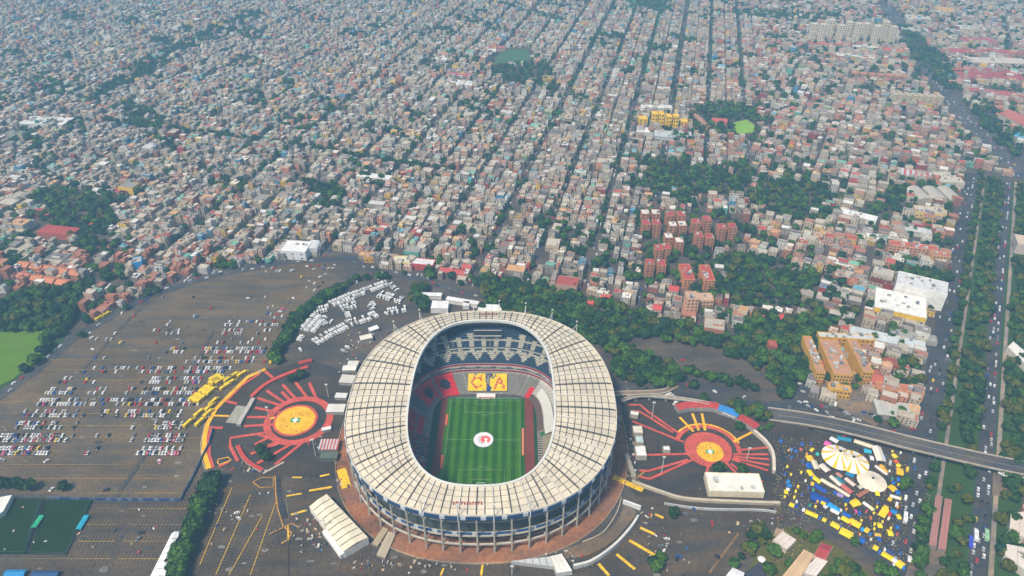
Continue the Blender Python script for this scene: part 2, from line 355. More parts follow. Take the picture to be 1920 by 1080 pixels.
for pts, col in [([(1178, 760), (1200, 760), (1215, 773), (1275, 815)], RED), ([(1183, 772), (1198, 772), (1220, 785), (1262, 812)], RED), ([(1186, 791), (1282, 830)], RED), ([(1210, 854), (1295, 852)], RED), ([(1198, 883), (1215, 884), (1290, 863)], RED),
                 ([(1200, 895), (1218, 899), (1300, 862)], RED), ([(1329, 866), (1323, 901)], RED), ([(1355, 862), (1380, 888)], RED), ([(1370, 870), (1385, 882)], RED), ([(1392, 880), (1430, 905)], RED), ([(1384, 845), (1440, 840)], RED),
                 ([(1375, 853), (1440, 853)], RED), ([(1375, 857), (1442, 862)], RED), ([(1375, 860), (1442, 873)], RED), ([(1372, 862), (1440, 883)], RED),
                 ([(1274, 783), (1300, 810)], GLD), ([(1298, 776), (1310, 808)], GLD), ([(1316, 776), (1322, 808)], GLD), ([(1375, 829), (1410, 811)], GLD), ([(1165, 739), (1262, 733), (1270, 724)], (.45, .3, .08))]:
    strip(pl, pts, 2.4, col)
tag(pl.build('plaza_paint', M_WORN), kind='structure')
# terrace ring around the stadium
tr = Acc()
A = curve(131, 137, 2.3, 96); B = curve(104, 114, 2.6, 96)
tr.add([(x, y, .5) for x, y in A] + [(x, y, .5) for x, y in B], [[i, (i + 1) % 96, 96 + (i + 1) % 96, 96 + i] for i in range(96)], (.27, .125, .07))
tr.wall(A, .6, 0, 1.5, (.35, .28, .2), True)
tag(tr.build('terrace', M_GRD), kind='structure')
# ---------------------------------------------------------------- stadium
ST = empty('football_stadium', (0, 0, 0)); tag(ST, 'huge oval football stadium with a cream panelled roof ring around its green pitch', 'stadium')
PZ = -9.0; RZ = 45.0
IN = lambda N: curve(64, 105.5, 2.7, N, 4.5)
def outpt(t): return se(117, 127.5, 2.35, t)
def smooth_bays(NB=52):
    M = 2880; p = [se(117, 127.5, 2.35, 2 * math.pi * k / M) for k in range(M)]
    L = [0]
    for i in range(M):
        q = p[(i + 1) % M]; ds = math.hypot(q[0] - p[i][0], q[1] - p[i][1])
        a = math.atan2(p[i][1] / 127.5, p[i][0] / 117); wgt = 1 / (12.9 + 3.6 * abs(math.cos(a)) ** 1.5); L.append(L[-1] + ds * wgt)
    out = []; j = 0
    for k in range(NB):
        t = L[-1] * (k + .0) / NB
        while L[j + 1] < t: j += 1
        i0 = p[j]; i1 = p[(j + 1) % M]; tx, ty = i1[0] - i0[0], i1[1] - i0[1]; l = math.hypot(tx, ty); out.append((i0, (-ty / l, tx / l)))
    return out
def inval(x, y, a=64, b=105.5, n=2.7, dy=4.5): return abs(x / a) ** n + abs((y - dy) / b) ** n
ribs = []
for (x, y), (nx, ny) in smooth_bays():
    d = 0
    while inval(x + nx * d, y + ny * d) > 1 and d < 90: d += .2
    if d >= 90:
        d = 0; nx, ny = -x / math.hypot(x, y), -y / math.hypot(x, y)
        while inval(x + nx * d, y + ny * d) > 1: d += .2
    ribs.append(((SX + x, SY + y), (SX + x + nx * d, SY + y + ny * d), d))
NB = len(ribs)
def rz(f): return RZ + .8 * math.sin(math.pi * f) + 1.0 * f          # f 0 outer .. 1 inner
def lerp(a, b, t): return (a[0] + (b[0] - a[0]) * t, a[1] + (b[1] - a[1]) * t)
roof = Acc(); rib_o = []
for i in range(NB):
    o0, i0, d0 = ribs[i]; o1, i1, d1 = ribs[(i + 1) % NB]
    K = max(4, round(max(d0, d1) / 6.0)) if max(d0, d1) > 30 else 5
    # dark deck below the panels
    for k in range(K):
        f0, f1 = k / K, (k + 1) / K
        P = [lerp(o0, i0, f0), lerp(o1, i1, f0), lerp(o1, i1, f1), lerp(o0, i0, f1)]
        roof.quad(*[(*q, rz(f) - .5) for q, f in zip(P, (f0, f0, f1, f1))], (.045, .045, .05))
        halves = 2
        for h in range(halves):
            a0, a1 = h / halves, (h + 1) / halves
            q = [lerp(P[0], P[1], a0), lerp(P[0], P[1], a1), lerp(P[3], P[2], a1), lerp(P[3], P[2], a0)]
            c = (sum(v[0] for v in q) / 4, sum(v[1] for v in q) / 4)
            def ins(v, e=.45):
                l = math.hypot(v[0] - c[0], v[1] - c[1]); return lerp(v, c, e / l)
            q = [ins(v, .55) for v in q]
            t_ = .86 + .16 * rng.random() - (.12 if rng.random() < .05 else 0); col = (.63 * t_, .555 * t_, .43 * t_ * (.95 + .08 * rng.random()))
            lift = .10 * rng.random()
            z0_, z1_ = rz(f0) + lift - .12, rz(f1) + lift + .22
            roof.quad((*q[0], z0_), (*q[1], z0_), (*q[2], z1_), (*q[3], z1_), col)
            for u_, v_ in ((0, 1), (1, 2), (2, 3), (3, 0)):
                za = (z0_, z0_, z1_, z1_)[u_]; zb = (z0_, z0_, z1_, z1_)[v_]
                roof.quad((*q[u_], za - .35), (*q[v_], zb - .35), (*q[v_], zb), (*q[u_], za), col)
roof_o = roof.build('roof', M_ROOF, ST)
for i in range(NB):
    o, n_, d = ribs[i]; a = Acc()
    K = max(4, int(d / 4)); pale = (.52, .49, .42); dark = (.06, .06, .065)
    white = (i % 2 == 0)
    for k in range(K):
        f0, f1 = k / K, (k + 1) / K
        p0, p1 = lerp(o, n_, f0), lerp(o, n_, f1); h0 = 1.3 if 0 < k else .5; h1 = 1.3 if k + 1 < K else .5
        a.bar((*p0, rz(f0) + .15), (*p1, rz(f1) + .15), .50, dark if not white else pale)
        a.bar((*p0, rz(f0) + h0), (*p1, rz(f1) + h1), .42 if white else .34, (.7, .68, .62) if white else (.10, .10, .10))
        m = lerp(o, n_, (f0 + f1) / 2)
        a.bar((*p0, rz(f0) + h0), (*m, rz(f0) + .2), .28, pale if white else dark); a.bar((*m, rz(f0) + .2), (*p1, rz(f1) + h1), .28, pale if white else dark)
    a.build('roof_truss', M_OBJ, roof_o)
rim = Acc(); ii = curve(64.0, 105.5, 2.7, 144, 4.5)
rim.wall(ii, 1.7, RZ - .3, RZ + 2.3, (.62, .62, .58), True); rim.build('roof_rim', M_ROOF, roof_o)
# faded red lettering lying on the roof, too worn to read
for bx, by, n_ in ((-6, -117.2, 11), (5, 120.5, 9)):
    sg = Acc()
    for k in range(n_):
        x = SX + bx + (k - n_ / 2) * 2.1; y = SY + by
        sg.box(x, y, RZ + 1.5, .6, 3.0, .15, 0, (.30, .05, .05)); sg.box(x + .7, y + (1.1 if k % 2 else -.9), RZ + 1.5, .9, .7, .15, 0, (.30, .05, .05)); sg.box(x + .7, y + .1, RZ + 1.5, .8, .5, .15, 0, (.30, .05, .05))
    sg.build('roof_lettering', M_OBJ, roof_o)
for i in range(NB):                                                   # light masts standing on the roof edge
    o, n_, d = ribs[i]; dx, dy = o[0] - SX, o[1] - SY
    front = dy < -90 and abs(dx) < 62; back = dy > 85
    if (front and i % 2 == 0) or (back and i % 2 == 0):
        a = Acc(); l = math.hypot(dx, dy); ox, oy = o[0] + dx / l * .8, o[1] + dy / l * .8
        a.cyl(ox, oy, RZ - 6, RZ + (13 if front else 10), .5 if front else .35, (.66, .66, .62), 8, .3); a.box(ox, oy, RZ + 12.5, 1.6, .8, 1.2, 0, (.6, .6, .56))
        a.bar((ox, oy, RZ + 9), (*lerp(o, n_, .25), RZ + 1.5), .3, (.7, .7, .66)); a.build('light_mast', M_OBJ, roof_o)
# exterior columns, beams, fascias
CC = (.40, .37, .31)
for i in range(NB):
    o, n_, d = ribs[i]; dx, dy = o[0] - SX, o[1] - SY; l = math.hypot(dx, dy); ux, uy = dx / l, dy / l
    a = Acc(); b0 = (o[0] - ux * .5, o[1] - uy * .5)
    a.bar((*b0, 0), (*b0, RZ - .8), 1.35, CC, 1.05); a.bar((*b0, RZ - 9), (b0[0] - ux * 9, b0[1] - uy * 9, RZ - 1.2), .9, CC)
    a.bar((*b0, 10), (b0[0] - ux * 16, b0[1] - uy * 16, 6), .9, CC); a.bar((*b0, RZ - 14), (b0[0] - ux * 12, b0[1] - uy * 12, RZ - 8), .8, CC)
    a.build('column', M_BLD, ST)
def ring(name, a_, b_, n_, t, z0, z1, col, mat=M_OBJ, N=156, parent=ST, dy=0, top=None):
    r = Acc(); r.wall(curve(a_, b_, n_, N, dy), t, z0, z1, col, True, top); return r.build(name, mat, parent)
BLU = (.016, .055, .15)
fa = Acc(); c_ = curve(117.6, 128.1, 2.35, 208)
for i in range(208):
    a, b = c_[i], c_[(i + 1) % 208]; col = (.5, .55, .6) if i % 4 == 1 else BLU
    fa.wall([a, b], .5, RZ - 4.2, RZ - .7, col)
fa.build('advert_band', M_OBJ, ST)
fb = Acc(); c_ = curve(114.5, 125.0, 2.35, 208)
for i in range(208):
    a, b = c_[i], c_[(i + 1) % 208]; fb.wall([a, b], .5, 19.5, 22.0, (.5, .55, .6) if i % 4 == 3 else (.022, .085, .24))
fb.build('advert_band', M_OBJ, ST)
ring('ring_beam', 116.0, 126.5, 2.35, 1.1, 9.2, 10.6, (.48, .45, .38), M_BLD)
ring('ring_beam', 113.5, 124, 2.35, 4, 17.8, 19.2, (.42, .38, .30), M_BLD)
ring('ring_beam', 112, 122.5, 2.35, 1.2, 31.0, 32.2, (.30, .29, .26), M_BLD)
ring('inner_wall', 100, 110.5, 2.5, .8, -1, 9, (.16, .075, .055), M_BLD)
ring('inner_wall', 106, 117, 2.4, .8, 9, 30, (.07, .085, .085), M_BLD)
ring('roof_parapet', 117, 127.5, 2.35, .6, RZ - .8, RZ + .9, (.62, .57, .47), M_BLD)
def surf(acc, sec, N, colf, close=True):
    """rings of curves joined; sec = [(a,b,n,z,dy)], colf(i,k)->colour"""
    C_ = [curve(a, b, n, N, dy) for a, b, n, z, dy in sec]
    for k in range(len(sec) - 1):
        V = [(x, y, sec[k][3]) for x, y in C_[k]] + [(x, y, sec[k + 1][3]) for x, y in C_[k + 1]]
        acc.add(V, [[i, (i + 1) % N, N + (i + 1) % N, N + i] for i in range(N)], [colf(i, k) for i in range(N)])
# underside of the upper stand seen from outside
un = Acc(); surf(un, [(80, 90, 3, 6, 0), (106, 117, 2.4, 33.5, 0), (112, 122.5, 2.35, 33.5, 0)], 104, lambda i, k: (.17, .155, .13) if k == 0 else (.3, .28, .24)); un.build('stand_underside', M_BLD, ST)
# upper stand : 20 stepped rows
NU = 416; up = Acc(); secs = []; rows = 20
for r_ in range(rows + 1):
    f = r_ / rows; a_, b_, n_ = 76 + 29 * f, 86 + 30.5 * f, 3.0 - .5 * f; z_ = 10.5 + 25.5 * (f ** 1.08)
    secs.append((a_, b_, n_, z_, 0))
    if r_ < rows: f2 = (r_ + 1) / rows; secs.append((76 + 29 * f2 - .05, 86 + 30.5 * f2 - .05, n_, z_, 0))
BS = (.026, .052, .092); CR = (.36, .35, .30); REDS = (.30, .010, .04)
def upcol(i, k):
    r_ = k // 2; j = i % 8; v = .85 + .3 * ((i * 7919 + r_ * 104729) % 97) / 97
    arch = 5.2 - 4.2 * (abs((i % 11) - 5) / 5) ** 2.0
    sec = i // 8
    if r_ <= arch: c = BS
    elif r_ < 7: c = CR if (i * 13 + r_ * 7) % 9 else (.16, .15, .15)
    elif r_ == 8 or r_ == 12: c = CR if k % 2 == 0 or r_ == 12 else BS
    elif r_ < 14: c = CR if j in (0, 1, 2) else (BS if j != 5 or sec % 3 else (.12, .13, .15))
    elif r_ < 16: c = CR if (sec % 2 == 0 and j in (0, 1, 2, 3)) or (j in (7, 6) and sec % 4 == 0) else BS
    else: c = (.016, .042, .085)
    return tuple(x * v for x in c)
surf(up, secs, NU, upcol); up.build('upper_stand', M_OBJ, ST)
# mezzanine of boxes between the stands
mz = Acc()
surf(mz, [(74.2, 83.4, 3.1, 2.4, 0), (74.2, 83.4, 3.1, 4.4, 0), (75.4, 84.6, 3.1, 4.5, 0), (75.4, 84.6, 3.1, 6.6, 0), (74.6, 84, 3.1, 6.7, 0), (74.6, 84, 3.1, 8.2, 0), (75.6, 85.4, 3.05, 8.3, 0), (75.6, 85.4, 3.05, 10.6, 0), (76, 86, 3.0, 10.6, 0)], 312,
     lambda i, k: [REDS, (.28, .27, .25), ((.10, .11, .13) if (i // 2) % 5 else (.3, .3, .3)), (.33, .33, .31), (.42, .42, .40) if (i // 3) % 3 else (.14, .14, .16), (.3, .28, .27), REDS, (.4, .4, .38)][k])
mz.build('box_level', M_OBJ, ST)
# lower stand
NL = 360; lo = Acc(); secs = []; rows = 14
for r_ in range(rows + 1):
    f = r_ / rows; z_ = PZ + 1.2 + 9.0 * f ** 1.1; n_ = 5 - 1.9 * f
    secs.append((50 + 22 * f, 60 + 21.5 * f, n_, z_, 0))
    if r_ < rows: f2 = (r_ + 1) / rows; secs.append((50 + 22 * f2 - .05, 60 + 21.5 * f2 - .05, n_, z_, 0))
secs.append((74.2, 83.4, 3.1, 2.4, 0))
def locol(i, k):
    r_ = min(k // 2, rows); th = (i + .5) / NL * 360; v = .82 + .36 * ((i * 7919 + r_ * 104729) % 97) / 97
    c = (.20, .195, .18)
    if i % 15 == 0: c = (.27, .26, .24)
    rr = (.55, .02, .035)
    if 113 < th < 143:                                        # red block with two dark discs, far left corner
        c = rr
        for tc in (120, 134):
            if ((th - tc) / 3.6) ** 2 + ((r_ - 8) / 3.4) ** 2 < 1: c = (.025, .035, .06)
        if (r_ < 3 and th > 130) or abs(th - 127) < .8: c = (.20, .195, .18)
    if 143 <= th < 152 and 2 < r_: c = (.14, .15, .15)
    if 156 < th < 177 and r_ > 3: c = (.50, .015, .035) if int(th * 1.1) % 6 and r_ != 8 else (.15, .15, .15)
    if 177 <= th < 238:
        h = (i * 31 + r_ * 57 + (i * r_) % 13) % 11
        c = (.10, .09, .09) if h < 6 else ((.45, .03, .04) if h < 8 else ((.3, .3, .3) if h < 9 else (.05, .06, .07)))
    if 10 < th < 52: c = (.42, .41, .39) if r_ > 3 else (.12, .08, .07)
    if th <= 10 or th > 320: c = (.26, .22, .155) if r_ > 2 else ((.10, .08, .07) if i % 3 else (.35, .33, .3))
    if 320 < th and 6 <= r_ <= 7 and i % 6 == 0: c = (.10, .35, .08)
    if 52 <= th < 56 and r_ < 8: c = rr
    if 2.5 < th < 8 and 1 < r_ < 8: c = (.015, .13, .04)
    return tuple(x * v for x in c)
surf(lo, secs, NL, locol); lo.build('lower_stand', M_OBJ, ST)
cv = Acc(); ca = curve(66, 75, 3.6, 360); cb = curve(50.5, 60.5, 4.8, 360)  # white sheet over the seats of the far right corner
for i in range(2, 47):
    def pt(i, f): return (cb[i][0] + (ca[i][0] - cb[i][0]) * f, cb[i][1] + (ca[i][1] - cb[i][1]) * f, PZ + 2.6 + 7.2 * f)
    cv.quad(pt(i, .42), pt(i + 1, .42), pt(i + 1, .98), pt(i, .98), (.52, .52, .50))
cv.build('seat_cover', M_OBJ, ST)
sb_ = Acc(); sy = SY + 104; sb_.box(SX + 2, sy, 33, 26, 1, 6, 0, (.03, .04, .05)); sb_.wall([(SX - 12, sy - 1), (SX + 16, sy - 1)], .5, 31.6, 32.6, (.5, .5, .48)); sb_.wall([(SX - 12, sy - 1), (SX + 16, sy - 1)], .5, 39.0, 39.6, (.5, .5, .48)); sb_.build('scoreboard', M_OBJ, ST)
# bowl floor
tag(sheet('bowl_floor', [[(x, y, ) for x, y in curve(51, 61.5, 5, 96)]], (.10, .105, .10), z=PZ - .05))
trk = Acc(); X0, X1 = SX - 45, SX + 47
rr_ = R(-.5)
def pp(x, y, z=PZ): return (SX + x * math.cos(rr_) - y * math.sin(rr_), SY + x * math.sin(rr_) + y * math.cos(rr_), z)
trk.poly([pp(-50, -60, PZ + .02), pp(50, -60, PZ + .02), pp(50, 54.5, PZ + .02), pp(-50, 54.5, PZ + .02)], (.016, .06, .022))
trk.poly([pp(-44.5, -57, PZ + .05), pp(-37.5, -57, PZ + .05), pp(-37.5, 55.5, PZ + .05), pp(-43.5, 55.5, PZ + .05)], (.17, .045, .032))
trk.poly([pp(38.5, -57, PZ + .05), pp(47.5, -57, PZ + .05), pp(46.5, 55.5, PZ + .05), pp(38.5, 55.5, PZ + .05)], (.17, .042, .032))
tag(trk.build('running_strip', M_TURF), kind='structure')
pt_ = Acc(); ns = 18
for k in range(ns):
    x0_, x1_ = -37.5 + 76 * k / ns, -37.5 + 76 * (k + 1) / ns
    for j in range(14):
        ya, yb = -57.5 + 112.5 * j / 14, -57.5 + 112.5 * (j + 1) / 14
        c = (.019, .090, .003) if k % 2 else (.042, .142, .004)
        if j % 2: c = tuple(v * 1.06 for v in c)
        pt_.poly([pp(x0_, ya, PZ + .08), pp(x1_, ya, PZ + .08), pp(x1_, yb, PZ + .08), pp(x0_, yb, PZ + .08)], c)
tag(pt_.build('pitch', M_TURF), kind='structure')
lm = Acc(); WL = (.34, .42, .28)
def pl_(pts, wd=.22, closed=False): lm.ribbon([pp(x, y)[:2] for x, y in pts], wd, PZ + .12, WL, closed)
pl_([(-34, -52.5), (34, -52.5), (34, 52.5), (-34, 52.5)], closed=True); pl_([(-34, 0), (34, 0)])
for s_ in (-1, 1):
    pl_([(-20.15, s_ * 52.5), (-20.15, s_ * 36), (20.15, s_ * 36), (20.15, s_ * 52.5)]); pl_([(-9.16, s_ * 52.5), (-9.16, s_ * 47), (9.16, s_ * 47), (9.16, s_ * 52.5)])
    pl_([(9.15 * math.cos(t), s_ * (41.5 - 9.15 * math.sin(t))) for t in np.linspace(.65, math.pi - .65, 14)])
tag(lm.build('pitch_lines', M_LINE), kind='structure')
# round banner on the centre spot
bn = Acc(); c0 = pp(0, 0)
def ell(cx, cy, rx, ry, z, col, n=40): bn.poly([pp(cx + rx * math.cos(t), cy + ry * math.sin(t), PZ + z) for t in np.linspace(0, 2 * math.pi, n, endpoint=False)], col)
ell(0, 0, 9.3, 9.6, .30, (.74, .74, .76)); disc(bn, (c0[0], c0[1]), 8.9, 9.35, PZ + .36, (.35, .40, .5), sy=1.03)
disc(bn, (c0[0] + .3, c0[1]), 3.7, 5.6, PZ + .34, (.50, .50, .56), R(95), R(265)); 
CRL = (.75, .13, .12); disc(bn, (c0[0] + 1.9, c0[1] + .2), 1.9, 4.7, PZ + .40, CRL, R(-60), R(240)); 
bn.poly([pp(.2, -3.6, PZ + .43), pp(1.3, -3.6, PZ + .43), pp(1.3, 1.2, PZ + .43), pp(.2, 1.2, PZ + .43)], CRL)
tag(bn.build('centre_banner', M_OBJ), 'round white banner with a coral and grey emblem on the centre spot', 'banner')
def board(x0, y0, x1, y1, h, col, label, name='advert_board', cat='advert board', group='advert boards round the pitch', t=.5, txt=True):
    a = Acc(); p0, p1 = pp(x0, y0), pp(x1, y1); a.wall([p0[:2], p1[:2]], t, PZ + .1, PZ + h, col)
    L = math.hypot(p1[0] - p0[0], p1[1] - p0[1])
    o = a.build(name, M_OBJ); return tag(o, label, cat, group)
ORG = (.62, .14, .06)
board(-36.2, 18, -36.2, 32, 1.1, ORG, 'orange advert board on the left touchline, the far one of two', t=2.2)
board(-36.0, -36, -36.0, -20, 1.1, ORG, 'orange advert board on the left touchline, the near one of two', t=2.2)
board(36.6, -19, 36.6, 14, 1.1, (.62, .18, .12), 'long orange advert board on the right touchline', t=2.0)
board(-29, 55, -9, 55, 1.0, (.10, .28, .16), 'green advert boards left of the far goal')
board(9, 55, 33, 55, 1.0, (.10, .28, .2), 'green advert boards right of the far goal')
board(-28, -56, -12, -56, 1.0, (.35, .4, .42), 'pale advert boards left of the near goal'); board(10, -56, 24, -56, 1.0, (.7, .5, .03), 'yellow advert board right of the near goal')
a = Acc(); q0, q1 = pp(-9, 57.5), pp(9.5, 57.5); a.wall([q0[:2], q1[:2]], 5, PZ + .1, PZ + 2.6, (.75, .70, .68)); a.wall([(q0[0] + 2, q0[1] - 2.6), (q1[0] - 2, q1[1] - 2.6)], .2, PZ + .8, PZ + 1.8, (.6, .15, .12))
tag(a.build('sponsor_tent', M_OBJ), 'white low tent with a red stripe behind the far goal', 'tent')
for s_, wh in ((-1, 'near'), (1, 'far')):
    root = empty('football_goal', pp(0, s_ * 52.6)); tag(root, f'white football goal at the {wh} end of the pitch', 'goal', 'the two goals')
    a = Acc(); a.bar((-3.66, 0, 0), (-3.66, 0, 2.44), .24, (.8, .8, .8)); a.bar((3.66, 0, 0), (3.66, 0, 2.44), .24, (.8, .8, .8)); a.bar((-3.66, 0, 2.44), (3.66, 0, 2.44), .24, (.8, .8, .8)); a.build('goal_frame', M_OBJ, root)
    a = Acc()
    for x in np.linspace(-3.6, 3.6, 13): a.bar((x, 0, 2.4), (x, s_ * 1.8, 0), .05, (.55, .6, .55))
    for k in range(5): f = k / 4; a.bar((-3.6, s_ * 1.8 * f, 2.4 - 2.4 * f), (3.6, s_ * 1.8 * f, 2.4 - 2.4 * f), .05, (.55, .6, .55))
    a.build('goal_net', M_OBJ, root)
# card display held up in the far stand
pix = ["YYYYYY..YYYYYYYYNNNNNNNYY.YYYYYYYYYY",
       "YYYYY.YYYYYRRYYYNNGNNNNY.NYYYYYYYYYY",
       "YYYYYRRRRRRRYYYYNNGNNYNNYYYYRRYYYYYY",
       "YYYYRRYYYYYRRYYYNGGNYYYYYYYRRRRYYYYY",
       "YYYRRYYYYYYYYYYYNNGNYYYYYYRRYYRRYYYY",
       "YYYRRYYYYYYYYYYYYNGNYYYYYYRRRRRRYYYY",
       "YYYYRRYYYYYRRYYYYNNNYYYYYRRYYYYRRYYY",
       "YYYYYRRRRRRRYYYYYNBBNYYYRRRYYYYRRRYY",
       "YYYYYYYRRYYYYYYYYBBBBNYYRRYYYYYYRRYY",
       "YYYYYYYYYYYYYY.YYBBBBYYYYYYYYYYYYYYY"]
cd = Acc(); pc = {'Y': (.72, .50, .01), 'R': (.45, .02, .05), 'N': (.05, .06, .09), 'B': (.02, .05, .22), 'G': (.25, .25, .27), '.': (.15, .14, .12)}
W_, Hh = 39.0, len(pix)
def cpt(u, v):  # u 0..1 across, v 0 bottom..1 top, following the rake of the stand
    y = SY + 62.5 + 17.5 * v; return (SX - 18.5 + W_ * u + 1.0, y, PZ + 1.2 + 9.0 * ((y - SY - 60) / 21.5) ** 1.1 + 1.6)
for r_, row in enumerate(pix):
    for c_i, ch in enumerate(row):
        u0, u1 = c_i / len(row), (c_i + 1) / len(row); v1, v0 = 1 - r_ / Hh, 1 - (r_ + 1) / Hh
        for su in (0, 1):
            for sv in (0, 1):
                um, vm = (u1 - u0) / 2, (v1 - v0) / 2; q = pc[ch]; t = rng.random()
                if ch == 'R' and t < .22: q = pc['Y']
                elif ch == 'Y' and t < .07: q = (.50, .30, .02)
                elif ch == 'N' and t < .3: q = (.14, .14, .16)
                a_, b_ = u0 + su * um, v0 + sv * vm; cd.quad(cpt(a_, b_), cpt(a_ + um, b_), cpt(a_ + um, b_ + vm), cpt(a_, b_ + vm), tuple(x * rng.uniform(.85, 1.1) for x in q))
tag(cd.build('card_display', M_OBJ), 'yellow card display with red emblem shapes held up behind the far goal', 'card display')
# terraces side buildings around the base (left and right flanks)
# ---------------------------------------------------------------- trees
def leaf_template(rad, h, n, seed, core=True, flat=1.0, ls=1.3):
    """crown of loose leaf clumps over an uneven core; origin at the crown's foot"""
    r = np.random.default_rng(seed); V = []; F = []; C = []
    lobes = [(0, 0, h * .55, rad * .8)] + [(rad * .55 * math.cos(t), rad * .55 * math.sin(t), h * r.uniform(.35, .75), rad * r.uniform(.42, .62)) for t in np.linspace(0, 6.28, 6)[:-1] + r.uniform(0, 1)]
    k = 0
    if core:
        for (x, y, z, q) in lobes:
            a = np.linspace(0, 2 * math.pi, 7)[:-1] + r.uniform(0, 1)
            rows = [(-.55, .6), (.1, .92), (.62, .6)]
            for zz_, rr in rows:
                for t in a: V.append((x + q * .82 * rr * math.cos(t), y + q * .82 * rr * math.sin(t), z + q * .8 * zz_ * flat))
            V.append((x, y, z + q * .8 * flat)); top = k + 18
            for j in range(2):
                for i in range(6): F.append([k + j * 6 + i, k + j * 6 + (i + 1) % 6, k + (j + 1) * 6 + (i + 1) % 6, k + (j + 1) * 6 + i]); C.append([.55 + .12 * r.random()] * 3)
            for i in range(0, 6, 2): F.append([k + 12 + i, k + 12 + (i + 1) % 6, k + 12 + (i + 2) % 6, top]); C.append([.7] * 3)
            k += 19
    wts = np.array([q * q for *_, q in lobes]); wts /= wts.sum()
    for _ in range(n):
        x, y, z, q = lobes[r.choice(len(lobes), p=wts)]
        d = r.normal(size=3); d /= np.linalg.norm(d); d[2] = abs(d[2]) * .9 - .15
        rr = q * r.uniform(.85, 1.12); c = np.array([x + d[0] * rr, y + d[1] * rr, z + d[2] * rr * flat])
        u = np.cross(d, r.normal(size=3)); u /= np.linalg.norm(u) + 1e-9; v = np.cross(d, u); s1, s2 = ls * r.uniform(.5, 1.1), ls * r.uniform(.5, 1.0)
        d2 = d * ls * .3
        for cc in (c - u * s1 - v * s2 * .6, c + u * s1 * .8 - v * s2 + d2, c + u * s1 + v * s2 * .7, c - u * s1 * .7 + v * s2 - d2): V.append(tuple(cc))
        b = r.uniform(.65, 1.45); yl = r.uniform(.85, 1.25)
        F.append([k, k + 1, k + 2, k + 3]); C.append([b * yl, b, b * .9]); k += 4
    return np.array(V), np.array(F), np.array(C)
T_NEAR = [leaf_template(4.6, 7.5, 150, s) for s in range(4)] + [leaf_template(3.3, 9.5, 130, 11, flat=1.5), leaf_template(5.6, 7, 180, 12, flat=.8)]
T_FAR = [leaf_template(4.6, 7.5, 34, 20 + s, ls=1.9) for s in range(4)]
TONES = [('dark green', (.022, .066, .011)), ('bluish green', (.013, .052, .022)), ('mid green', (.044, .112, .010)), ('olive green', (.076, .090, .010)), ('yellowish green', (.105, .105, .012)), ('deep green', (.014, .046, .010))]
TREES = []            # x, y, size, tone, place, zone key
def add_tree(x, y, size, tone, place): TREES.append((x, y, size, tone, place))
def too_close(x, y, L, d):
    for q in L:
        if abs(q[0] - x) < d and abs(q[1] - y) < d and math.hypot(q[0] - x, q[1] - y) < d: return True
    return False
def wob(x, y, a=9):
    if y < 720: a = 3
    return x + a * math.sin(y * .09 + x * .03) + a * .6 * math.sin(y * .23), y + a * math.sin(x * .08 + 1) + a * .6 * math.sin(x * .21 + y * .05)
def wood(P, dens, place, tones=(0, 1, 2, 5, 0, 2, 3), size=(.6, 1.4), pix=True):
    P = GP(P) if pix else P; xs = [p[0] for p in P]; ys = [p[1] for p in P]; L = []
    step = dens
    for gx in np.arange(min(xs), max(xs), step):
        for gy in np.arange(min(ys), max(ys), step):
            x, y = gx + rng.uniform(-.45, .45) * step, gy + rng.uniform(-.45, .45) * step
            if inpoly(*wob(x, y), P) and inframe(x, y, 60) and rng.random() < .93: add_tree(x, y, rng.uniform(*size), int(rng.choice(tones)), place)
def tree_row(pts, step, place, width=0, tones=(0, 2, 5), size=(.8, 1.2), pix=True):
    for x, y, a in sub(GP(pts) if pix else pts, step):
        x += rng.uniform(-1, 1) * (width + .8); y += rng.uniform(-1, 1) * (width * .6 + .8)
        if inframe(x, y, 60): add_tree(x, y, rng.uniform(*size), int(rng.choice(tones)), place)
